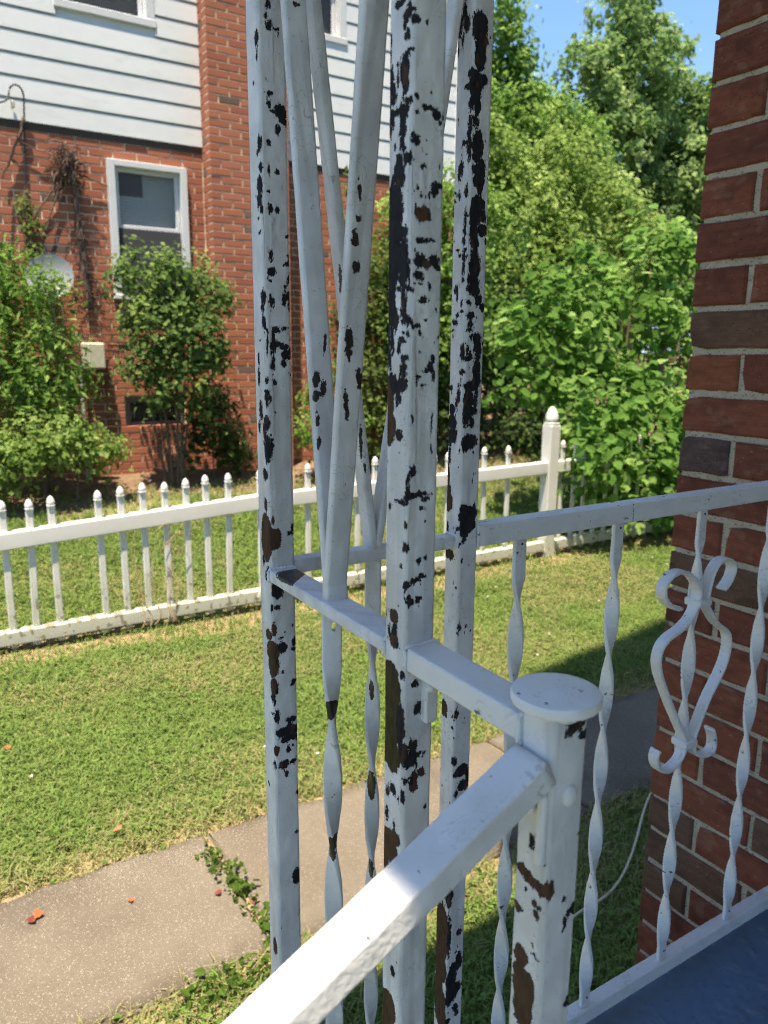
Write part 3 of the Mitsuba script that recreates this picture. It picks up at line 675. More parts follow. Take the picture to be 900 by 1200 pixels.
# ================================================================ side railing
thing('porch_railing', 'white wrought iron side railing of twisted bars with one scroll ornament before the brick wall', 'railing')
RY = 0.64
add('porch_railing__top_rail', bar((0.5125, RY, CAM - 0.1945), (HX - 0.001, RY, CAM - 0.1945), 0.0262, 0.0235, (0, 1, 0), 0.0022, 0.0003, 31, 0.01), 'rail_white_paint', smooth=True)
add('porch_railing__top_rail__seam', cbox(0.7582, 0.7590, RY - 0.0136, RY - 0.0120, CAM - 0.2045, CAM - 0.1870, 0.0003), 'cable_black')
add('porch_railing__bottom_rail', bar((0.5125, 0.6475, CAM - 0.9425), (HX - 0.001, 0.6475, CAM - 0.9425), 0.021, 0.024, (0, 1, 0), 0.0025, 0.0004, 33, 0.01), 'rail_white_paint', smooth=True)
BXS = [0.5895, 0.7540, 0.9235, 1.0905]
for i, x in enumerate(BXS):
    z1 = CAM - 0.2058
    add('porch_railing__baluster', twisted(x, 0.6455, CAM - 0.9312, z1, 0.0190, 0.0062, 0.052, 0.028, 0.1085, 4, 1, 40 + i), 'rail_white_paint', smooth=True)
    for zz in (z1 - 0.010, CAM - 0.9312 + 0.016):
        add('porch_railing__baluster%s__rivet' % ('' if i == 0 else '_%03d' % i), trimesh.creation.icosphere(1, 0.0016).apply_translation([x + 0.001, 0.6455 - 0.0032, zz]), 'cable_black')
SCR = {'left': [(0.8782, -0.3418), (0.8538, -0.3326), (0.8387, -0.3096), (0.8523, -0.2926), (0.8805, -0.2908), (0.9066, -0.3082), (0.917, -0.3285), (0.913, -0.3403), (0.9075, -0.3544), (0.8842, -0.3726), (0.8484, -0.388), (0.8408, -0.4125), (0.8562, -0.4512), (0.877, -0.4872), (0.9053, -0.5315), (0.916, -0.5548), (0.9109, -0.5737), (0.8861, -0.5881), (0.8627, -0.5796), (0.8535, -0.5635), (0.8572, -0.5487)], 'right': [(0.9711, -0.3297), (0.9867, -0.3155), (0.9897, -0.2968), (0.964, -0.2843), (0.9432, -0.3001), (0.9356, -0.3265), (0.9344, -0.344), (0.9442, -0.3584), (0.9651, -0.3803), (0.9922, -0.3999), (0.9981, -0.4237), (0.9871, -0.4576), (0.9638, -0.49), (0.9452, -0.526), (0.9363, -0.5468), (0.9342, -0.5599), (0.9403, -0.5754), (0.9641, -0.5878), (0.9841, -0.5852), (0.9853, -0.5658), (0.9765, -0.5481)], 'c0': (0.9244, -0.341), 'c1': (0.9239, -0.5556)}
o = add('porch_railing__scroll_ornament', cbox(0.9235 - 0.0135, 0.9235 + 0.0135, 0.6262, 0.6530, CAM + SCR['c0'][1] - 0.0055, CAM + SCR['c0'][1] + 0.0055, 0.0016), 'rail_white_paint', smooth=40)
tag(o, 'scrolled lyre of four hooked ribbons round the third bar')
for nm in ('c1',):
    add('porch_railing__scroll_ornament__collar', cbox(0.9235 - 0.0145, 0.9235 + 0.0125, 0.6262, 0.6530, CAM + SCR[nm][1] - 0.0055, CAM + SCR[nm][1] + 0.0055, 0.0016), 'rail_white_paint', smooth=40)
for nm in ('left', 'right'):
    P2 = spline(SCR[nm], 110)
    t = np.gradient(P2, axis=0)
    t /= np.linalg.norm(t, axis=1, keepdims=True)
    P = np.stack([P2[:, 0], np.full(len(P2), 0.6375), P2[:, 1] + CAM], 1)
    u = np.tile([0.0, 1.0, 0.0], (len(P), 1))
    v = np.stack([-t[:, 1], 0 * t[:, 0], t[:, 0]], 1)
    sec = rsec(0.0170, 0.0056, 0.0022, 3)
    m = sweep(P, [sec] * len(P), u, v, 0.0003, 7, 90)
    if m.volume < 0:
        m.invert()
    add('porch_railing__scroll_ornament__ribbon', m, 'rail_white_paint', smooth=True)
add('porch_railing__clip', cbox(0.5123, 0.5175, 0.636, 0.644, CAM - 0.262, CAM - 0.232, 0.0012), 'rail_white_paint')

# cord lying in the shaded grass by the wall corner
P = spline([(2.60, 1.72, 0.05), (2.091, 1.576, 0.035), (1.898, 1.458, 0.03), (1.663, 1.339, 0.03), (1.573, 1.323, 0.028), (1.492, 1.319, 0.028), (1.36, 1.29, 0.025), (1.22, 1.30, 0.025)], 60)
P[:, 2] += 0.006
k = add('loose_cord', tube(P, 0.0042, 6), 'cord_cream', smooth=True)
tag(k, 'thin cream cord trailing over the shaded grass by the brick corner', 'cord')

# ================================================================ white picket fence
FY = 4.2
thing('picket_fence', 'low white vinyl picket fence with pointed picket caps across the lawn', 'fence')


def rail_z(x):
    return np.interp(x, [-3, 0.35, 1.73, 4.06, 8], [0.66, 0.693, 0.762, 0.800, 0.84])


def low_z(x):
    return np.interp(x, [-3, 0.35, 1.7, 4.06, 8], [0.15, 0.175, 0.178, 0.186, 0.20])


def fence_rail(x0, x1, fz, h, d):
    n = max(2, int((x1 - x0) / 0.1))
    X = np.linspace(x0, x1, n)
    P = np.stack([X, np.full(n, FY), fz(X) - h / 2], 1)
    return sweep(P, [rsec(h, d, 0.006, 3)] * n, np.tile([0.0, 0, 1], (n, 1)), np.tile([0.0, 1, 0], (n, 1)), 0.0012, 5, 6)


def fix(m):
    if m.volume < 0:
        m.invert()
    return m


POSTX = [-0.42, 1.885, 4.10, 6.4]
edges = [-3.0] + POSTX + [8.5]
for a, b in zip(edges[:-1], edges[1:]):
    add('picket_fence__rail', fix(fence_rail(a + 0.05, b - 0.05, rail_z, 0.086, 0.070)), 'fence_vinyl', smooth=30)
    add('picket_fence__rail', fix(fence_rail(a + 0.05, b - 0.05, low_z, 0.072, 0.070)), 'fence_vinyl', smooth=30)


def point_cap(s, z):
    """Pointed acorn cap: neck ring, bead, bulging then pointed top, square in plan."""
    lev = [(1.0, 0), (1.10, 0.02), (1.10, 0.18), (0.86, 0.24), (0.86, 0.34), (1.12, 0.42), (1.14, 0.58), (1.04, 0.84), (0.82, 1.12), (0.50, 1.36), (0.14, 1.50)]
    n = len(lev)
    P = np.array([[0, 0, z + b * s] for _, b in lev])
    secs = [rsec(s * a, s * a, s * a * (0.22 if i < 3 else 0.48), 4) for i, (a, _) in enumerate(lev)]
    return sweep(P, secs, np.tile([1.0, 0, 0], (n, 1)), np.tile([0.0, 1, 0], (n, 1)))


px = [-0.12 * k + 0.369 for k in range(27, 0, -1)] + [0.369, 0.478, 0.599, 0.836, 0.951, 1.069, 1.191, 1.307, 1.426, 1.546, 1.752] + [2.069, 2.19, 2.31, 2.427, 2.554, 2.674, 2.794, 2.914, 3.025, 3.145, 3.27, 3.385, 3.475, 3.69] + [4.23 + 0.125 * k for k in range(16)] + [6.55 + 0.125 * k for k in range(14)]
rf = np.random.default_rng(8)
for x in px:
    zt = float(rail_z(x)) + 0.098 + rf.normal(0, 0.006)
    lean = rf.normal(0, 0.009)
    zb = float(low_z(x)) - 0.10
    s = 0.0355
    q = cbox(-s / 2, s / 2, -0.0105, 0.0105, zb, zt, 0.004)
    q.vertices[:, 0] += lean * (q.vertices[:, 2] - zb)
    q.apply_translation([x, FY, 0])
    i = add('picket_fence__picket', q, 'fence_vinyl')
    c = fix(point_cap(s, zt))
    c.vertices[:, 0] += lean * (zt - zb)
    c.apply_translation([x, FY, 0])
    add(i + '__cap', c, 'fence_vinyl', smooth=50)
for x in POSTX:
    gz = float(ground_z(x, FY))
    s = 0.098
    zt = 1.075 if x > 3 else 1.02
    i = add('picket_fence__post', cbox(x - s / 2, x + s / 2, FY - s / 2, FY + s / 2, gz - 0.2, zt, 0.006), 'fence_vinyl')
    c = fix(point_cap(s * 0.88, 0))
    c.vertices[:, 2] *= 1.05
    c.apply_translation([x, FY, zt])
    add(i + '__cap', c, 'fence_vinyl', smooth=50)
lb = cbox(-0.016, 0.016, -0.010, 0.010, 0, 0.28, 0.003)
lb.apply_transform(trimesh.transformations.rotation_matrix(0.30, [0, 1, 0]))
lb.apply_translation([1.715, FY - 0.06, 0.14])
k = add('picket_fence__loose_board', lb, 'fence_vinyl')

# dry climbing stems tangled round two pickets
rs = np.random.default_rng(17)
ms = []
for bx in (1.06, 1.085, 1.19, 1.205, 1.02, 1.15):
    z = 0.08
    pts = []
    x = bx
    for k in range(9):
        pts.append((x, FY - 0.032 - 0.012 * rs.random(), z))
        x += rs.normal(0, 0.016)
        z += 0.055 + 0.03 * rs.random()
    ms.append(tube(spline(pts, 30), np.linspace(0.0035, 0.0012, 30), 5))
for k in range(5):
    a = np.array([1.07 + 0.12 * rs.random(), FY - 0.04, 0.3 + 0.35 * rs.random()])
    ms.append(tube(spline([a, a + [0.05, -0.01, 0.03], a + [0.10, 0, -0.03 + 0.1 * rs.random()], a + [0.13, 0, 0.02]], 14), np.linspace(0.0025, 0.001, 14), 4))
thing('dry_vine', 'dry brown vine stems tangled round two fence pickets', 'vine')
add('dry_vine__stem', join(ms), 'dry_stem', smooth=True)

# ================================================================ neighbour's house
WY, CY = 7.27, 7.07
SB = CAM + 1.806
thing('neighbour_house', "neighbour's house of red brick below white lap siding with a brick chimney", 'house')
WX0, WX1 = -2.6, 5.42
W1 = (1.70, 2.396, CAM + 0.47, CAM + 1.605)
WB = (1.74, 2.30, CAM - 0.71, CAM - 0.42)


def wall_with_holes(x0, x1, z0, z1, y0, y1, holes):
    from shapely.geometry import box as sbox
    p = sbox(x0, z0, x1, z1)
    for h in holes:
        p = p.difference(sbox(h[0], h[2], h[1], h[3]))
    m = trimesh.creation.extrude_polygon(p, y1 - y0, engine='earcut')
    v = m.vertices.copy()
    m.vertices = np.stack([v[:, 0], y1 - v[:, 2], v[:, 1]], 1)
    return m


add('neighbour_house__wall', wall_with_holes(WX0, WX1, 0.0, SB + 0.012, WY + 0.008, WY + 0.25, [W1, WB]), 'far_mortar')
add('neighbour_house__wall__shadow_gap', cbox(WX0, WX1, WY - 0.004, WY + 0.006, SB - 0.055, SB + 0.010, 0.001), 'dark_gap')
tone = np.random.default_rng(33)


def brick_rgb(n):
    a = tone.random((n, 1))
    base = np.array([0.320, 0.125, 0.074]) * (1 - a) + np.array([0.245, 0.088, 0.054]) * a
    dark = tone.random(n) < 0.03
    base[dark] = np.array([0.14, 0.088, 0.070]) * (0.8 + 0.4 * tone.random((dark.sum(), 1)))
    return base


def lay(x0, x1, z0, z1, y, depth, holes=(), corner=False):
    """Boxes (x0, x1, z0, z1) of running bond between the limits."""
    out = []
    row, z = 0, z1
    while z - COURSE > z0 - 0.01:
        x = x0
        first = True
        while x < x1 - 0.02:
            L = 0.203
            if first and row % 2:
                L = 0.1015
            a, b = x + 0.0055, min(x + L, x1) - 0.0055
            first = False
            x += L
            box_ = [(a, b)]
            for h in holes:
                if h[2] < z - 0.03 < h[3] + 0.02:
                    nb = []
                    for (p, q) in box_:
                        if q <= h[0] or p >= h[1]:
                            nb.append((p, q))
                        else:
                            if p < h[0] - 0.02:
                                nb.append((p, h[0] - 0.004))
                            if q > h[1] + 0.02:
                                nb.append((h[1] + 0.004, q))
                    box_ = nb
            for (p, q) in box_:
                if q - p > 0.015:
                    out.append((p, q, z - COURSE + 0.0055, z - 0.0055))
        z -= COURSE
        row += 1
    return out


def bricks(key, boxes, y, depth, seen):
    rest, restc = [], []
    cols = brick_rgb(len(boxes))
    for (a, b, c, d), col in zip(boxes, cols):
        dy = tone.normal(0, 0.0015)
        m = cbox(a, b, y + dy, y + depth, c, d, 0.003)
        C = np.tile(col, (len(m.vertices), 1))
        if seen(a, b, c, d):
            add(key, m, 'far_brick', color=C)
        else:
            rest.append(m)
            restc.append(C)
    if rest:
        k = add(key.replace('__brick', '__brickwork'), join(rest), 'far_brick', color=np.vstack(restc))
        tag(k, kind='stuff')


wb = lay(WX0, 2.56, 0.30, SB - 0.055, WY, 0.05, (W1, WB))
bricks('neighbour_house__wall__brick', wb, WY, 0.05, lambda a, b, c, d: a > 0.82 and c > 1.9 + 0.4 * (a < 1.3) and not (1.6 < a < 2.5 and c < 2.2))
bricks('neighbour_house__wall__brick', lay(3.36, WX1, 0.30, SB - 0.055, WY, 0.05), WY, 0.05, lambda a, b, c, d: a < 3.9 and c > 1.7)
# chimney
CX0, CX1, CT = 2.56, 3.34, 6.6
add('neighbour_house__chimney', cbox(CX0 + 0.008, CX1 - 0.008, CY + 0.008, WY + 0.1, 0.2, CT, 0.001), 'far_mortar')
bricks('neighbour_house__chimney__brick', lay(CX0, CX1, 0.30, CT, CY, 0.10), CY, 0.1, lambda a, b, c, d: a < 3.0 and 0.5 < c < 4.5)
side = []
z, row = CT, 0
while z - COURSE > 0.3:
    side.append((z - COURSE + 0.0055, z - 0.0055, row % 2))
    z -= COURSE
    row += 1
ms, cs = [], []
for (c, d, odd) in side:
    y0, y1 = (CY + 0.104, WY - 0.004) if odd else (CY + 0.104, WY - 0.004)
    m = cbox(CX0 + tone.normal(0, 0.001), CX0 + 0.05, y0, y1, c, d, 0.003)
    ms.append(m)
    cs.append(np.tile(brick_rgb(1)[0], (len(m.vertices), 1)))
k = add('neighbour_house__chimney__side_brickwork', join(ms), 'far_brick', color=np.vstack(cs))
tag(k, kind='stuff')

# lap siding boards
W2 = (1.372, 2.181, CAM + 2.758, CAM + 4.0)
W3 = (3.40, 4.064, CAM + 2.987, CAM + 4.0)
EXPO = 0.1685


def board(x0, x1, z0, z1):
    y = WY - 0.006
    prof = np.array([(y - 0.012, z0), (y - 0.013, z0 + 0.004), (y - 0.006, z1 - 0.013), (y + 0.010, z1 - 0.013), (y + 0.010, z0)])
    V = np.vstack([np.c_[np.full(5, x), prof] for x in (x0, x1)])
    i = np.arange(5)
    j = (i + 1) % 5
    F = np.vstack([np.stack([i, i + 5, j + 5], 1), np.stack([i, j + 5, j], 1), [[0, 1, 2], [0, 2, 3], [0, 3, 4]], [[5, 7, 6], [5, 8, 7], [5, 9, 8]]])
    m = trimesh.Trimesh(V, F, process=False)
    return fix(m)


add('neighbour_house__upper_wall', wall_with_holes(WX0, WX1, SB + 0.014, CAM + 4.6, WY + 0.010, WY + 0.3, [W2, W3]), 'siding_paint')
for k in range(16):
    z0 = SB + EXPO * k
    z1 = z0 + EXPO
    segs = [(WX0, CX0 - 0.001), (CX1 + 0.001, WX1)]
    for h in (W2, W3):
        ns = []
        for (p, q) in segs:
            if h[2] < z1 - 0.03 and p < h[0] < q:
                ns += [(p, h[0]), (h[1], q)]
            else:
                ns.append((p, q))
        segs = ns
    for (p, q) in segs:
        add('neighbour_house__siding_board', board(p, q, z0, z1), 'siding_paint')
add('neighbour_house__corner_board', cbox(WX1 - 0.004, WX1 + 0.02, WY - 0.032, WY + 0.3, SB + 0.01, CAM + 4.6, 0.003), 'trim_white')
rf_ = trimesh.Trimesh([[WX0 - .3, WY - .06, 6.2], [WX1 + .3, WY - .06, 6.2], [WX1 + .3, WY + 7, 6.2], [WX0 - .3, WY + 7, 6.2], [WX0 - .3, WY + 3.3, 8.6], [WX1 + .3, WY + 3.3, 8.6]],
                      [[0, 2, 1], [0, 3, 2], [0, 1, 5], [0, 5, 4], [3, 4, 5], [3, 5, 2], [0, 4, 3], [1, 2, 5]], process=False)
add('neighbour_house__roof', rf_, 'shingle')
add('neighbour_house__body', cbox(WX0 + 0.02, WX1 - 0.02, WY + 0.9, WY + 6.5, 0.3, 6.05, 0.002), 'siding_paint')


def window(hole, yf, sash=True, blind=True, half=None, sillw=0.03, fw=0.062, mat='trim_white'):
    x0, x1, z0, z1 = hole
    w = add('neighbour_house__window', join([cbox(x0, x0 + fw, yf - 0.02, yf + 0.10, z0, z1, 0.004), cbox(x1 - fw, x1, yf - 0.02, yf + 0.10, z0, z1, 0.004),
                                             cbox(x0 + fw, x1 - fw, yf - 0.018, yf + 0.10, z1 - fw * 0.8, z1, 0.004)]), mat)
    add(w + '__sill', cbox(x0 - 0.01, x1 + 0.01, yf - 0.026, yf + 0.09, z0 - sillw, z0 + 0.012, 0.005), mat)
    a, b, c, d = x0 + fw + 0.002, x1 - fw - 0.002, z0 + 0.014, z1 - fw * 0.8 - 0.002
    mid = half if half else (c + d) / 2
    fr = 0.036
    for (q0, q1, yy) in ((c, d, yf + 0.045),) if not sash else ((mid - 0.015, d, yf + 0.045), (c, mid + 0.018, yf + 0.075)):
        add(w + '__sash', join([cbox(a, a + fr, yy, yy + 0.025, q0, q1, 0.003), cbox(b - fr, b, yy, yy + 0.025, q0, q1, 0.003), cbox(a + fr, b - fr, yy + 0.001, yy + 0.025, q1 - fr * 0.9, q1, 0.003), cbox(a + fr, b - fr, yy + 0.001, yy + 0.025, q0, q0 + fr * 0.9, 0.003)]), mat)
        g = trimesh.Trimesh([[a + fr, yy + 0.013, q0 + fr * .9], [b - fr, yy + 0.013, q0 + fr * .9], [b - fr, yy + 0.013, q1 - fr * .9], [a + fr, yy + 0.013, q1 - fr * .9]], [[0, 1, 2], [0, 2, 3]], process=False)
        add(w + '__pane', g, 'window_glass')
    if blind:
        sl = []
        for q in np.arange(mid + 0.01, d - 0.012, 0.026):
            s_ = cbox(a + 0.004, b - 0.004, yf + 0.104, yf + 0.1055, q, q + 0.0255, 0.0004)
            s_.vertices[:, 1] += (s_.vertices[:, 2] - q) * 0.35
            sl.append(s_)
        tag(add(w + '__blind_slats', join(sl), 'blind'), kind='stuff')
        add(w + '__blind_patch', cbox(a, a + (b - a) * 0.45, yf + 0.098, yf + 0.100, mid + (d - mid) * 0.56, d - 0.003, 0.001), 'room_dark')
        add(w + '__screen', cbox(a + 0.004, b - 0.004, yf + 0.034, yf + 0.037, c, mid - 0.016, 0.001), 'bug_screen')
    add(w + '__room', cbox(a - 0.02, b + 0.02, yf + 0.12, yf + 0.13, c - 0.02, d + 0.02, 0.001), 'room_dark')
    return w


# openings in the upper wall are shallow: the window boxes stand proud of the sheathing
w = window(W1, WY - 0.03, half=CAM + 1.066)
tag(w, 'ground floor sash window with dark screen above the bush')
w = window(WB, WY + 0.06, blind=False, fw=0.03, mat='trim_dark', sash=False)
tag(w, 'small dark basement window behind the bush stems')
for h, lb_ in ((W2, 'upper window at the top left'), (W3, 'upper window right of the chimney')):
    w = window(h, WY - 0.004, blind=False, sillw=0.05, fw=0.075)
    tag(w, lb_)

# satellite dish, utility box, black cable, dead vine on the wall
thing('satellite_dish', 'grey round satellite dish half hidden by leaves on the brick wall', 'satellite dish')
dc = np.array([1.12, 6.88, CAM + 0.565])
prof = [(0.0005, 0.0)] + [(0.175 * t, 0.045 * t * t) for t in np.linspace(0.1, 1, 10)] + [(0.179, 0.047), (0.179, 0.040)] + [(0.175 * t, 0.045 * t * t - 0.006) for t in np.linspace(0.97, 0.1, 9)] + [(0.0005, -0.006)]
d = trimesh.creation.revolve(np.array(prof), sections=40)
d.apply_transform(trimesh.geometry.align_vectors([0, 0, 1], [-0.25, -0.93, 0.26]))
d.apply_translation(dc)
add('satellite_dish__reflector', d, 'dish_grey', smooth=40)
add('satellite_dish__mast', tube(spline([(1.16, WY, 1.75), (1.15, 7.08, 1.76), (1.13, 6.98, 1.92), (1.12, 6.92, 2.12)], 16), 0.02, 10), 'grey_plastic', smooth=True)
hn = dc + np.array([-0.25, -0.85, 0.46]) * 0.24 + np.array([0, 0, -0.22])
add('satellite_dish__arm', tube([dc + np.array([0, -0.02, -0.20]), (dc + hn) / 2 + np.array([0, 0, -0.13]), hn], 0.010, 8), 'grey_plastic', smooth=True)
add('satellite_dish__receiver', cbox(hn[0] - 0.03, hn[0] + 0.03, hn[1] - 0.03, hn[1] + 0.05, hn[2] - 0.025, hn[2] + 0.03, 0.01), 'dish_grey')

thing('utility_box', 'beige utility box mounted on the brick wall beside the shrub', 'utility box')
add('utility_box__body', cbox(1.385, 1.565, 7.15, WY - 0.002, CAM - 0.170, CAM + 0.060, 0.012), 'box_beige')
add('utility_box__cover', cbox(1.42, 1.560, 7.132, 7.148, CAM - 0.160, CAM + 0.052, 0.008), 'box_beige')
add('utility_box__conduit', tube([(1.36, 7.2, CAM - 0.12), (1.36, 7.2, CAM - 0.5), (1.36, 7.2, 0.42)], 0.018, 8), 'grey_plastic', smooth=True)

thing('house_cable', 'black cable looping off the siding and down the brick wall', 'cable')
P = spline([(-1.5, 4.6, 3.60), (0.2, 6.4, 3.42), (0.80, 7.12, 3.47), (0.955, 7.17, 3.535), (0.975, 7.19, 3.61), (1.02, 7.195, 3.655), (1.065, 7.20, 3.63), (1.078, 7.215, 3.54), (1.07, 7.24, 3.38), (1.055, 7.25, 3.1), (1.045, 7.25, 2.85), (1.04, 7.25, 2.3)], 90)
add('house_cable__run', tube(P, 0.0075, 6), 'cable_black', smooth=True)
add('house_cable__insulator', cbox(0.978, 1.005, 7.19, WY - 0.03, 3.48, 3.535, 0.008), 'box_beige')

thing('dead_vine', 'dead brown vine with matted roots on the brick wall below the siding', 'vine')
rv = np.random.default_rng(5)
ms = []
base = spline([(1.47, 7.24, 1.95), (1.455, 7.235, 2.3), (1.44, 7.23, 2.6), (1.43, 7.225, 2.85), (1.415, 7.21, 3.05), (1.40, 7.19, 3.22)], 40)
for k in range(5):
    o = np.cumsum(rv.normal(0, 0.0022, (40, 3)), 0)
    ms.append(tube(base + o + rv.normal(0, 0.012, 3) * [1, 0.3, 0], np.linspace(0.013, 0.009, 40), 5))
for (a, b, r) in (((1.40, 3.22), (1.02, 2.60), 0.012), ((1.37, 3.10), (1.12, 2.42), 0.010), ((1.40, 3.05), (1.68, 2.96), 0.010), ((1.33, 3.2), (0.95, 3.24), 0.006), ((1.06, 3.42), (0.86, 2.93), 0.014), ((1.02, 2.5), (0.88, 2.2), 0.008), ((1.12, 2.62), (0.98, 2.40), 0.006)):
    p = np.linspace(0, 1, 16)[:, None]
    q = np.array([a[0], 7.225, a[1]]) * (1 - p) + np.array([b[0], 7.235, b[1]]) * p + np.cumsum(rv.normal(0, 0.006, (16, 3)) * [1, 0.15, 1], 0)
    ms.append(tube(q, np.linspace(r, r * 0.5, 16), 5))
for k in range(190):
    a = np.array([1.20 + 0.24 * rv.random(), 7.245, 3.0 + 0.24 * rv.random()]) if k < 30 else np.array([1.12 + 0.50 * rv.random(), 7.250, 1.0 + 1.25 * rv.random()])
    q = a + np.cumsum(rv.normal(0, 0.018, (7, 3)) * [1, 0.12, 1] + [0, 0, -0.018], 0)
    q[:, 1] = np.clip(q[:, 1], 7.2, 7.262)
    ms.append(tube(q, 0.0022, 4))
for k in range(90):
    a = np.array([1.40, 7.20, 3.14]) + rv.normal(0, 1, 3) * [0.045, 0.02, 0.085]
    q = a + np.cumsum(rv.normal(0, 0.016, (8, 3)) * [1, 0.6, 1.1] + [-0.006, -0.001, -0.010], 0)
    q[:, 1] = np.clip(q[:, 1], 7.13, 7.262)
    ms.append(tube(q, np.linspace(0.006 * (0.5 + rv.random()), 0.002, 8), 4))
for k in range(60):
    z_ = 2.0 + 1.1 * rv.random()
    a = np.array([1.415 + (3.2 - z_) * 0.035, 7.215, z_]) + rv.normal(0, 1, 3) * [0.02, 0.008, 0]
    q = a + np.cumsum(rv.normal(0, 0.014, (7, 3)) * [1.2, 0.4, 1], 0)
    q[:, 1] = np.clip(q[:, 1], 7.15, 7.262)
    ms.append(tube(q, np.linspace(0.004, 0.0015, 7), 4))
add('dead_vine__stem', join(ms), 'dead_stem', smooth=True)

# ================================================================ leaves, shrubs and trees
HEX = np.array([(0, 0), (0.22, 0.30), (0.58, 0.36), (1, 0), (0.58, -0.36), (0.22, -0.30)])
DIA = np.array([(0, 0), (0.45, 0.36), (1, 0), (0.45, -0.36)])
LAN = np.array([(0, 0), (0.4, 0.17), (1, 0), (0.4, -0.17)])
LOB = np.array([(0, 0), (0.05, 0.42), (0.38, 0.30), (0.62, 0.52), (0.70, 0.20), (1, 0), (0.70, -0.20), (0.62, -0.52), (0.38, -0.30), (0.05, -0.42)])


def unit(v):
    return v / (np.linalg.norm(v, axis=1, keepdims=True) + 1e-9)


def leaf_mesh(C, N, size, outline, r, fold=0.16, droop=0.25, axis=None):
    n, m = len(C), len(outline)
    A = r.normal(size=(n, 3)) if axis is None else axis
    A = unit(A - N * (A * N).sum(1, keepdims=True))
    B = np.cross(N, A)
    s = np.broadcast_to(size, (n,))[:, None]
    V = np.zeros((n, m, 3))
    for k, (a, b) in enumerate(outline):
        V[:, k] = C + s * (A * a + B * b) + s * N * (abs(b) * fold - droop * a * a)
    tri = np.array([[0, k, k + 1] for k in range(1, m - 1)])
    F = (tri[None] + (np.arange(n) * m)[:, None, None]).reshape(-1, 3)
    return V.reshape(-1, 3), F


def crown(spheres, clumps, per, sig, size, seed, cols, outline=DIA, up=0.55, shell=0.5, tall=1.0, zmin=0.02, spread=0.8):
    """Leaves in clumps through the volume of the spheres; denser towards their outsides."""
    r = np.random.default_rng(seed)
    S = np.array([(x, y, z, q) for x, y, z, q in spheres], float)
    w = S[:, 3] ** 2
    pick = r.choice(len(S), clumps, p=w / w.sum())
    d = unit(r.normal(size=(clumps, 3)) + [0, -0.25, 0.25])
    rad = S[pick, 3] * (shell + (1.05 - shell) * r.random(clumps) ** 0.6)
    cc = S[pick, :3] + d * rad[:, None] * [1, 1, tall]
    k = r.poisson(per, clumps) + 2
    idx = np.repeat(np.arange(clumps), k)
    n = len(idx)
    off = r.normal(size=(n, 3))
    P = cc[idx] + off * sig * (0.6 + 0.8 * r.random(clumps))[idx][:, None]
    N = unit(unit(off) * 0.55 + d[idx] * 0.5 + [0, 0, up] + r.normal(size=(n, 3)) * spread * 0.6)
    keep = P[:, 2] > np.asarray(ground_z(P[:, 0], P[:, 1])) + zmin
    P, N, idx = P[keep], N[keep], idx[keep]
    n = len(P)
    sz = size * (0.55 + 0.75 * r.random(n))
    V, F = leaf_mesh(P, N, sz, outline, r)
    c0, c1, c2 = [np.array(c) for c in cols]
    a = r.random((n, 1))
    young = (r.random(clumps)[idx] < 0.30)[:, None]
    C = np.where(young, c1 * a + c2 * (1 - a), c0 * a + c1 * (1 - a)) * (0.8 + 0.4 * r.random((n, 1)))
    return V, F, np.repeat(C, len(outline), 0), cc


def grow(key, label, category, spheres, roots, cols, clumps, per, sig, size, seed, outline=DIA, stem=0.02, limbs=14, group=None, wood='bark', part='crown', **kw):
    t = thing(key, label, category, group)
    V, F, C, cc = crown(spheres, clumps, per, sig, size, seed, cols, outline, **kw)
    add(t + '__' + part, (V, F), 'leaf', color=C)
    r = np.random.default_rng(seed + 500)
    S = np.array(spheres)
    ms = []
    for (x, y, tx, ty, tz, rad) in roots:
        z0 = float(ground_z(x, y)) - 0.05
        p = spline([(x, y, z0), (x + (tx - x) * .3 + r.normal(0, .03), y + (ty - y) * .3, z0 + (tz - z0) * .4), (tx, ty, tz)], 16)
        ms.append(tube(p, np.linspace(rad, rad * 0.4, 16), 7))
        for _ in range(limbs // len(roots)):
            i = r.integers(4, 15)
            c = cc[np.argsort(((cc - p[i]) ** 2).sum(1))[r.integers(0, max(4, len(cc) // 3))]]
            m_ = (p[i] + c) / 2 + r.normal(0, 0.05, 3) * np.linalg.norm(c - p[i])
            q = spline([p[i], m_, c], 8)
            ms.append(tube(q, np.linspace(rad * 0.35, rad * 0.08, 8), 5))
    k = add(t + '__' + ('trunk' if category == 'tree' else 'stem'), join(ms), wood, smooth=True)
    return t


MAPLE = ((0.129, 0.223, 0.069), (0.253, 0.383, 0.134), (0.414, 0.531, 0.230))
FRESH = ((0.116, 0.219, 0.048), (0.232, 0.376, 0.090), (0.364, 0.494, 0.160))
YELL = ((0.151, 0.240, 0.058), (0.280, 0.400, 0.110), (0.409, 0.514, 0.196))
DARK = ((0.038, 0.073, 0.025), (0.083, 0.141, 0.046), (0.166, 0.240, 0.081))
BIGL = ((0.091, 0.198, 0.041), (0.181, 0.336, 0.078), (0.311, 0.463, 0.146))
OLIVE = ((0.100, 0.146, 0.044), (0.174, 0.241, 0.073), (0.269, 0.337, 0.110))

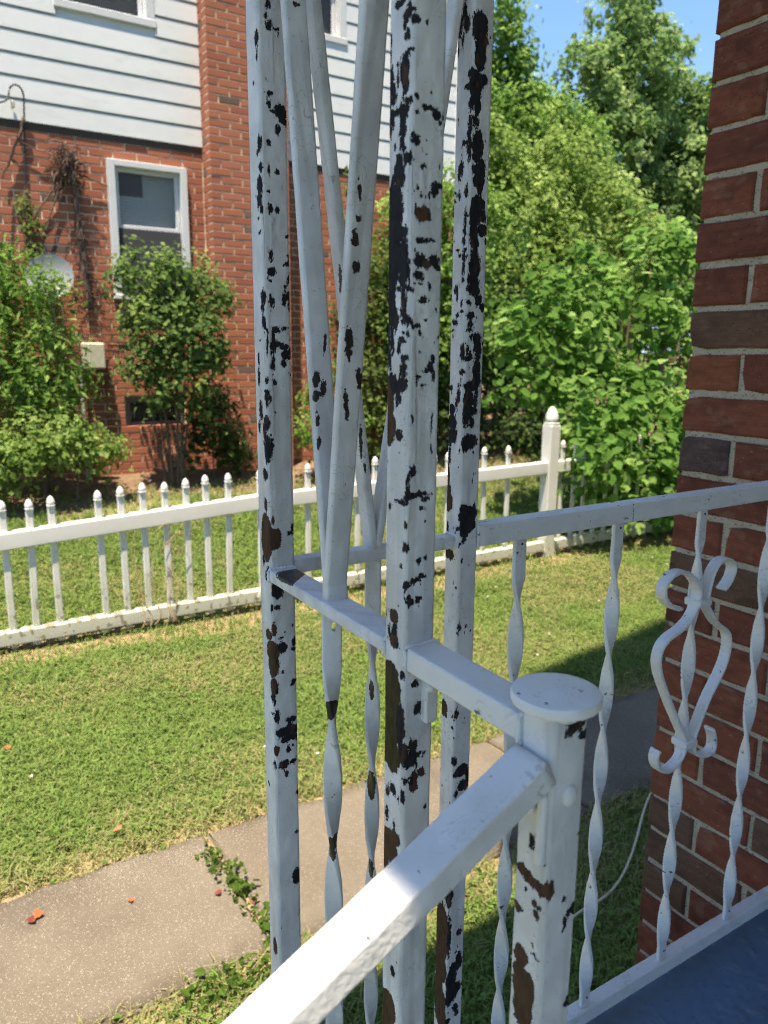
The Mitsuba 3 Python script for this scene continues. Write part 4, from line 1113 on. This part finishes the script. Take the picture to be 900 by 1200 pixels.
grow('maple_tree', 'tall round-clustered maple tree against the blue sky, behind the other greenery', 'tree',
     [(17.6, 16.0, 10.5, 0.95), (16.4, 16.0, 8.7, 0.95), (18.1, 16.0, 9.0, 1.45), (20.2, 16.0, 8.1, 1.38), (17.3, 16.0, 7.1, 1.4), (19.9, 16.0, 6.3, 1.75), (16.9, 16.3, 5.6, 1.3), (23.2, 16.5, 7.3, 1.8), (20, 16.5, 4.4, 1.9), (17.6, 16.2, 4.0, 1.6), (23, 17, 5, 2.0)],
     [(19, 16.4, 18.6, 16.2, 8.6, 0.24), (21, 16.8, 21.5, 16.6, 7.0, 0.2)], MAPLE, 1500, 36, 0.14, 0.180, 1, limbs=40, shell=0.30, up=0.35)
grow('ash_tree', 'light green tree standing beside the rear post, its top reaching the sky', 'tree',
     [(9.1, 11.0, 7.2, 0.42), (9.2, 11.0, 6.5, 0.45), (9.45, 11.0, 5.95, 0.52), (10.3, 11.0, 5.55, 0.55), (9.45, 11.0, 5.1, 0.9), (8.6, 11.0, 5.2, 0.7), (10.9, 11.0, 5.0, 0.72), (11.2, 11.0, 5.6, 0.28), (9.6, 11.2, 4.0, 1.0), (11.4, 11.3, 4.2, 0.8), (8.0, 11.0, 4.2, 0.7)],
     [(9.7, 11.2, 9.5, 11.1, 6.2, 0.13), (10.6, 11.3, 10.6, 11.1, 5.3, 0.1)], FRESH, 1200, 22, 0.12, 0.105, 2, limbs=30, shell=0.35)
grow('honeysuckle_thicket', 'yellow green honeysuckle thicket filling the middle below the trees', 'thicket',
     [(7.6, 8.8, 3.5, 0.66), (8.6, 9.0, 4.05, 0.72), (9.14, 8.8, 3.5, 0.78), (8.12, 8.6, 2.85, 0.74), (9.19, 8.6, 2.67, 0.7), (7.34, 8.6, 2.46, 0.6), (6.71, 8.8, 3.12, 0.6), (7.4, 8.8, 1.7, 0.7), (8.6, 8.8, 1.9, 0.8), (10.2, 9.0, 3.0, 0.9), (6.4, 8.6, 2.2, 0.55), (6.3, 8.7, 3.9, 0.45), (7.2, 9.0, 4.3, 0.5)],
     [(7.5, 8.9, 7.6, 8.8, 3.3, 0.04), (8.6, 9.0, 8.6, 9.0, 3.8, 0.05), (9.2, 8.9, 9.2, 8.8, 3.3, 0.04), (6.8, 8.8, 6.7, 8.8, 3.0, 0.04)], YELL, 1050, 26, 0.095, 0.098, 3, limbs=40, shell=0.45, up=0.4)
grow('dark_understory_shrub', 'dark shaded shrub with bare branches between the rear post and the leafy bush', 'shrub',
     [(6.3, 7.4, 1.73, 0.6), (5.57, 7.0, 1.06, 0.44), (6.35, 7.2, 0.94, 0.55), (5.15, 7.1, 1.44, 0.45), (4.75, 6.95, 0.99, 0.42), (4.95, 6.85, 0.66, 0.34), (7.0, 7.4, 1.3, 0.6), (5.7, 7.2, 1.9, 0.45), (6.0, 6.7, 0.55, 0.36), (6.6, 6.7, 0.6, 0.4), (7.3, 6.9, 0.65, 0.5), (8.0, 7.1, 0.9, 0.6)],
     [(5.9, 7.3, 6.2, 7.3, 1.9, 0.035), (5.6, 7.2, 5.5, 7.1, 1.5, 0.03), (5.0, 7.0, 5.1, 7.0, 1.4, 0.025), (6.5, 7.3, 6.4, 7.3, 1.8, 0.03)], DARK, 640, 15, 0.10, 0.075, 4, limbs=30)
grow('leafy_bush', 'bright broad-leaved bush spilling over the fence post beside the brick corner', 'bush',
     [(6.34, 5.2, 2.55, 0.30), (5.82, 5.05, 1.94, 0.52), (6.58, 5.0, 1.72, 0.55), (5.10, 5.0, 1.66, 0.37), (4.74, 4.95, 1.2, 0.24), (5.0, 4.65, 1.16, 0.42), (4.62, 4.14, 0.62, 0.24), (4.44, 4.10, 0.98, 0.16), (4.40, 4.11, 0.74, 0.14), (4.60, 4.3, 1.1, 0.24), (4.52, 4.16, 0.86, 0.18), (5.0, 4.08, 0.55, 0.32), (5.4, 4.05, 0.75, 0.3), (5.5, 4.45, 0.98, 0.50), (4.92, 4.36, 0.72, 0.34), (5.25, 4.30, 0.42, 0.36), (5.75, 4.35, 0.40, 0.44), (6.1, 4.4, 0.9, 0.5), (6.6, 4.4, 0.6, 0.55), (6.9, 4.8, 1.0, 0.6), (6.7, 5.2, 2.3, 0.4), (7.3, 5.2, 1.6, 0.5), (4.38, 5.0, 1.22, 0.26), (4.62, 5.1, 1.72, 0.32), (4.95, 5.2, 2.02, 0.32), (5.4, 5.2, 2.2, 0.34)],
     [(5.6, 5.0, 5.8, 5.0, 2.0, 0.022), (5.9, 5.05, 6.3, 5.2, 2.6, 0.022), (5.4, 4.95, 5.1, 5.0, 1.7, 0.02), (6.1, 5.0, 6.6, 5.0, 1.9, 0.022), (5.5, 4.9, 5.3, 4.85, 1.2, 0.018)], BIGL, 520, 14, 0.075, 0.098, 5, outline=HEX, limbs=26, shell=0.62, up=0.7)
grow('wall_climber', 'climbing shrub with a thin top shoot against the siding right of the chimney', 'shrub',
     [(3.91, 7.0, 3.22, 0.07), (3.95, 7.0, 3.02, 0.06), (3.98, 7.0, 2.82, 0.15), (4.08, 6.95, 2.45, 0.24), (4.1, 6.9, 1.87, 0.34), (3.98, 6.85, 1.28, 0.38), (4.12, 6.8, 0.85, 0.36), (4.5, 6.95, 1.9, 0.35), (4.5, 7.0, 2.5, 0.28)],
     [(4.0, 6.95, 3.93, 7.0, 3.25, 0.012), (4.15, 6.95, 4.2, 6.95, 2.4, 0.014)], OLIVE, 300, 13, 0.07, 0.062, 6, limbs=20)
grow('side_shrub', 'tall loose shrub covering the right end of the brick wall behind the middle post', 'shrub',
     [(4.50, 6.95, 2.9, 0.26), (4.85, 6.9, 3.0, 0.3), (5.25, 6.9, 3.15, 0.34), (4.65, 6.9, 2.4, 0.36), (5.15, 6.9, 2.45, 0.42), (4.45, 6.9, 1.75, 0.32), (4.95, 6.85, 1.7, 0.4), (5.4, 6.9, 1.9, 0.4), (5.7, 7.0, 2.9, 0.4)],
     [(4.7, 7.0, 4.6, 6.95, 2.7, 0.02), (5.1, 7.0, 5.2, 6.9, 3.0, 0.022)], FRESH, 420, 15, 0.08, 0.072, 14, limbs=16)
grow('low_bush', 'small bright bush seen between the left post and the braces, before the brick wall', 'bush',
     [(3.43, 6.6, 1.13, 0.18), (3.34, 6.5, 0.86, 0.23), (3.58, 6.5, 0.89, 0.21)], [(3.42, 6.55, 3.42, 6.55, 1.1, 0.014)], FRESH, 80, 13, 0.05, 0.055, 7, limbs=8)
grow('tall_shrub', 'tall bright shrub climbing in front of the satellite dish at the left edge', 'shrub',
     [(1.03, 6.66, 2.10, 0.15), (1.16, 6.66, 2.02, 0.12), (0.86, 6.9, 1.93, 0.24), (1.05, 6.7, 1.55, 0.25), (0.8, 6.8, 1.39, 0.24), (1.17, 6.7, 1.39, 0.17), (0.99, 6.7, 1.19, 0.25), (0.78, 6.95, 2.25, 0.18), (0.60, 6.9, 1.7, 0.3), (0.45, 6.9, 2.0, 0.35), (0.5, 6.9, 1.2, 0.35)],
     [(0.95, 6.85, 1.05, 6.8, 2.1, 0.016), (0.85, 6.9, 0.8, 6.9, 2.2, 0.016), (1.05, 6.8, 1.1, 6.75, 1.5, 0.014)], FRESH, 430, 13, 0.055, 0.080, 8, outline=LAN, limbs=22)
grow('low_shrub', 'low rounded yellow green shrub at the foot of the brick wall at left', 'shrub',
     [(0.80, 6.5, 0.86, 0.24), (1.09, 6.5, 0.86, 0.24), (1.34, 6.5, 0.79, 0.17), (0.64, 6.4, 0.72, 0.2), (0.99, 6.6, 1.0, 0.2), (0.35, 6.5, 0.85, 0.3)], [(0.9, 6.55, 0.9, 6.5, 0.95, 0.014), (1.15, 6.55, 1.2, 6.5, 0.9, 0.012)], YELL, 330, 13, 0.06, 0.052, 9, limbs=16)
grow('window_bush', 'many-stemmed bush in front of the ground floor window', 'bush',
     [(1.81, 6.8, 2.11, 0.22), (2.06, 6.7, 2.15, 0.22), (2.35, 6.7, 2.01, 0.22), (1.90, 6.7, 1.78, 0.29), (2.19, 6.65, 1.71, 0.30), (1.80, 6.7, 1.46, 0.2), (2.12, 6.65, 1.38, 0.26), (2.37, 6.7, 1.56, 0.16), (2.02, 6.8, 2.33, 0.11), (1.74, 6.8, 2.3, 0.09), (1.70, 6.78, 2.42, 0.05), (2.0, 6.7, 2.44, 0.05), (2.3, 6.7, 2.33, 0.07), (2.52, 6.7, 2.02, 0.09), (1.62, 6.8, 2.2, 0.06), (1.86, 6.62, 1.20, 0.10), (2.22, 6.62, 1.12, 0.10), (2.5, 6.72, 1.75, 0.08)],
     [(1.98, 6.72, 1.80, 6.75, 2.1, 0.014), (2.02, 6.70, 2.05, 6.7, 2.2, 0.015), (2.06, 6.73, 2.35, 6.7, 2.0, 0.013), (1.93, 6.72, 1.7, 6.75, 1.8, 0.011), (2.1, 6.72, 2.2, 6.7, 1.8, 0.012), (2.0, 6.76, 1.95, 6.75, 1.9, 0.010), (2.05, 6.66, 2.1, 6.65, 1.6, 0.010)], ((0.095, 0.165, 0.055), (0.175, 0.270, 0.090), (0.30, 0.40, 0.115)), 460, 12, 0.052, 0.050, 10, outline=HEX, shell=0.6, limbs=30)
grow('corner_shrub', 'dark low shrub at the chimney foot behind the fence', 'shrub',
     [(2.40, 6.8, 0.98, 0.20), (2.52, 6.75, 0.74, 0.16), (2.20, 6.75, 0.76, 0.14), (2.62, 6.85, 0.62, 0.14)], [(2.42, 6.85, 2.42, 6.8, 1.1, 0.01)], DARK, 90, 11, 0.055, 0.06, 11, limbs=8)
grow('ivy', 'small ivy strand climbing the black cable on the brick wall', 'vine', [(1.02, 7.2, 2.74, 0.05), (1.03, 7.2, 2.58, 0.055), (1.05, 7.18, 2.41, 0.07), (1.03, 7.2, 2.25, 0.08)], [(1.05, 7.22, 1.03, 7.22, 2.85, 0.007)], OLIVE, 42, 7, 0.03, 0.045, 12, limbs=4)
far = [('far_tree', 'broad dark green tree far behind the thicket, right of the house', 27.0, 27.0, 5.0, 3.6, 21), ('far_tree', 'rounded far tree low behind the maple beside the brick corner', 38.0, 28.0, 5.5, 4.2, 22), ('far_tree', 'far tree filling the gap behind the light green tree', 17.0, 24.0, 4.2, 3.0, 23)]
for key, lab, x, y, z, q, s in far:
    grow(key, lab, 'tree', [(x, y, z, q), (x + q * .7, y, z - 1.2, q * .7), (x - q * .7, y, z - 1.0, q * .7), (x, y, z - 2.6, q * .8), (x + q, y, 1.6, q * .7), (x - q, y, 1.6, q * .7)], [(x, y, x, y, z, 0.25)], DARK, 500, 18, 0.34, 0.24, s, limbs=20, group='far trees behind the garden')

# ================================================================ lawn
rg = np.random.default_rng(77)


def in_frustum(P, margin=0.13):
    d = P - _o
    z = d @ _F
    u, v = (d @ _R2) / z, (d @ _U2) / z
    return (z > 0.1) & (np.abs(u) < 0.501 + margin) & (np.abs(v) < 0.668 + margin)


def scatter(x0, x1, y0, y1, dens):
    n = int((x1 - x0) * (y1 - y0) * dens)
    x, y = x0 + (x1 - x0) * rg.random(n), y0 + (y1 - y0) * rg.random(n)
    P = np.stack([x, y, ground_z(x, y)], 1)
    return P[in_frustum(P)]


pts = np.vstack([scatter(-1, 5.2, 0.86, 1.70, 15000), scatter(-1, 6.5, 2.235, 4.25, 14500), scatter(-0.5, 9, 4.25, 6.75, 8000), scatter(-1, 5, 1.66, 2.30, 120)])
X, Y = pts[:, 0], pts[:, 1]
f1 = meshkit.fbm(np.stack([X * 1.7, Y * 1.7, X * 0 + 5], 1), 4, 0)
f2 = meshkit.fbm(np.stack([X * 6, Y * 6, X * 0], 1), 3, 9)
keep = rg.random(len(pts)) < np.clip(1.45 - 1.3 * np.abs(f2 - 0.4), 0.25, 1)
keep &= ~((np.abs(Y - 4.14 + (f2 - .5) * .3) < 0.20) & (rg.random(len(pts)) < 0.84))           # trodden strip at the fence foot
keep &= ~((Y > 6.15 + (f2 - .5) * .8) & (rg.random(len(pts)) < 0.90))                            # bare bed at the wall
keep &= ~((Y > 1.672 + (f2 - .5) * .03) & (Y < 2.256 + (f2 - .5) * .05) & (np.abs(X - 0.712) > 0.012 + 0.05 * (rg.random(len(X)) < .25)))
keep &= ~((X > HX - 0.02) & (Y < HY + 0.02))
pts, f1, f2 = pts[keep], f1[keep], f2[keep]
n = len(pts)
X, Y = pts[:, 0], pts[:, 1]
far_ = np.clip((Y - 2) / 3, 0, 1)
hgt = (0.018 + 0.040 * rg.random(n) ** 1.6) * (0.55 + 0.95 * f2) * (1 + 0.3 * far_)
wid = (0.0013 + 0.0015 * rg.random(n)) * (1 + 1.1 * far_)
ang = rg.random(n) * 2 * np.pi
lean = 0.25 + 1.15 * rg.random(n)
dirv = np.stack([np.cos(ang), np.sin(ang), 0 * ang], 1)
sidev = np.stack([-np.sin(ang), np.cos(ang), 0 * ang], 1)
up = np.array([0, 0, 1.0])
V = np.zeros((n, 5, 3))
b0 = pts - up * 0.004
V[:, 0] = b0 + sidev * wid[:, None]
V[:, 1] = b0 - sidev * wid[:, None]
midp = b0 + up * (hgt * 0.62)[:, None] + dirv * (hgt * lean * 0.30)[:, None]
V[:, 2] = midp + sidev * (wid * 0.85)[:, None]
V[:, 3] = midp - sidev * (wid * 0.85)[:, None]
V[:, 4] = b0 + up * (hgt * (1.0 - 0.38 * lean))[:, None] + dirv * (hgt * lean)[:, None]
F = (np.array([[0, 1, 3], [0, 3, 2], [2, 3, 4]])[None] + (np.arange(n) * 5)[:, None, None]).reshape(-1, 3)
dryp = np.clip((f1 - 0.47) * 2.6 + 0.08 + 0.14 * far_, 0.03, 0.60)
edge_ = (np.abs(Y - 2.28) < 0.045) | (np.abs(Y - 1.655) < 0.03)
dryp = np.where(edge_, 0.85, np.where(np.abs(Y - 2.34) < 0.08, 0.55, dryp))
hgt = np.where(edge_, hgt * 0.8, hgt)
lean = np.where(edge_, 1.2 + 0.5 * rg.random(n), lean)
dry = (rg.random(n) < dryp)[:, None]
a = rg.random((n, 1))
green = np.array([0.150, 0.235, 0.060]) * (1 - a) + np.array([0.295, 0.395, 0.125]) * a
straw = np.array([0.29, 0.300, 0.120]) * (1 - a) + np.array([0.44, 0.410, 0.210]) * a
C = np.where(dry, straw, green)
# clover and broad-leaved weeds low in the turf
sel = pts[(rg.random(n) < 0.10) & (f2 > 0.42)]
m = len(sel)
cl = []
V2, F2 = leaf_mesh(sel + up * (0.010 + 0.022 * rg.random((m, 1))), unit(up + rg.normal(size=(m, 3)) * 0.45), 0.012 + 0.014 * rg.random(m), HEX, rg)
C2 = np.repeat(np.array([0.12, 0.21, 0.045]) + rg.random((m, 1)) * np.array([0.12, 0.16, 0.04]), 6, 0)
VV = np.vstack([V.reshape(-1, 3), V2])
FF = np.vstack([F, F2 + n * 5])
CC = np.vstack([np.repeat(C, 5, 0), C2])
add('lawn_grass', (VV, FF), 'grass_blade', color=CC)
tag('lawn_grass', 'sunlit mown grass with clover and dry straw patches', 'grass', kind='stuff')
fl = pts[(rg.random(n) < 0.00022) & (Y < 3.9) & (Y > 2.35)]
ms = [trimesh.creation.icosphere(1, 0.0055).apply_scale([1, 1, 0.8]).apply_translation(p + [0, 0, 0.042]) for p in fl]
scene['clover_white'] = principled((0.6, 0.58, 0.5), 0.8)
add('clover_flowers', join(ms), 'clover_white', smooth=True)
tag('clover_flowers', 'tiny white clover heads scattered in the lawn', 'flowers', kind='stuff')

# weeds in the path joint and along its near edge
def weed(label, x, y, sx, sy, n_, size, seed, h=0.03):
    r = np.random.default_rng(seed)
    t = thing('weed', label, 'weed', 'weeds along the path')
    P = np.stack([x + r.normal(0, sx, n_), y + r.normal(0, sy, n_), 0.018 + h * r.random(n_)], 1)
    N = unit(np.array([0, 0, 1.0]) + r.normal(size=(n_, 3)) * 0.4)
    V_, F_ = leaf_mesh(P, N, size * (0.5 + 0.9 * r.random(n_)), DIA, r, 0.3, 0.5)
    col = np.array([0.065, 0.125, 0.022]) + r.random((n_, 1)) * np.array([0.07, 0.10, 0.02])
    tag(t + '__foliage', kind='stuff')
    add(t + '__foliage', (V_, F_), 'leaf', color=np.repeat(col, 4, 0))
    ms_ = [tube([(x + r.normal(0, sx * .4), y + r.normal(0, sy * .4), 0.0), p * [1, 1, 1]], 0.0009, 4) for p in P[::6]]
    add(t + '__stem', join(ms_), 'dry_stem')


weed('leafy weed tuft at the upper end of the path joint', 0.690, 2.10, 0.016, 0.05, 70, 0.020, 1)
weed('spreading broad-leaved weed midway along the path joint', 0.712, 1.95, 0.018, 0.045, 80, 0.022, 2)
weed('sparse weed at the lower end of the path joint beside the left post', 0.712, 1.78, 0.012, 0.05, 40, 0.024, 3, 0.02)
weed('weed tuft at the near path edge under the handrail', 0.56, 1.60, 0.06, 0.03, 120, 0.024, 4)

scene['dead_leaf_orange'] = principled((0.30, 0.085, 0.02), 0.6)
scene['dead_leaf_red'] = principled((0.16, 0.035, 0.022), 0.6)
for (lab, x, y, s, mat, sd) in (('curled orange leaf at the left path edge', 0.200, 2.115, 0.040, 'orange', 1), ('dark red leaf lying beside the orange one on the path edge', 0.172, 2.105, 0.038, 'red', 2), ('orange leaf on the lawn above the path', 0.488, 2.38, 0.034, 'orange', 3),
                               ('pale orange scrap lying alone on the concrete slab', 0.434, 2.045, 0.022, 'orange', 4), ('red leaf beside the weeds in the path joint', 0.655, 1.94, 0.028, 'red', 5), ('small red leaf under the weed near the left post', 0.722, 1.865, 0.022, 'red', 6), ('orange leaf far out on the lawn at the left edge', 0.237, 3.14, 0.034, 'orange', 7)):
    r = np.random.default_rng(900 + sd)
    s *= 0.85
    z = 0.026 if y < 2.25 else 0.05
    V_, F_ = leaf_mesh(np.array([[x - s / 2, y, z]]), unit(np.array([[0.2 * r.normal(), 0.2 * r.normal() - 0.2, 1.0]])), np.array([s]), LOB[[0, 1, 2, 4, 5, 6, 8, 9]], r, 0.35, 0.2)
    top = V_.copy()
    m_ = trimesh.Trimesh(np.vstack([V_, V_ - [0, 0, 0.0006]]), np.vstack([F_, F_[:, ::-1] + len(V_)]), process=False)
    k = add('fallen_leaf', m_, 'dead_leaf_' + mat)
    tag(k, lab, 'leaf', 'fallen leaves on path and lawn')
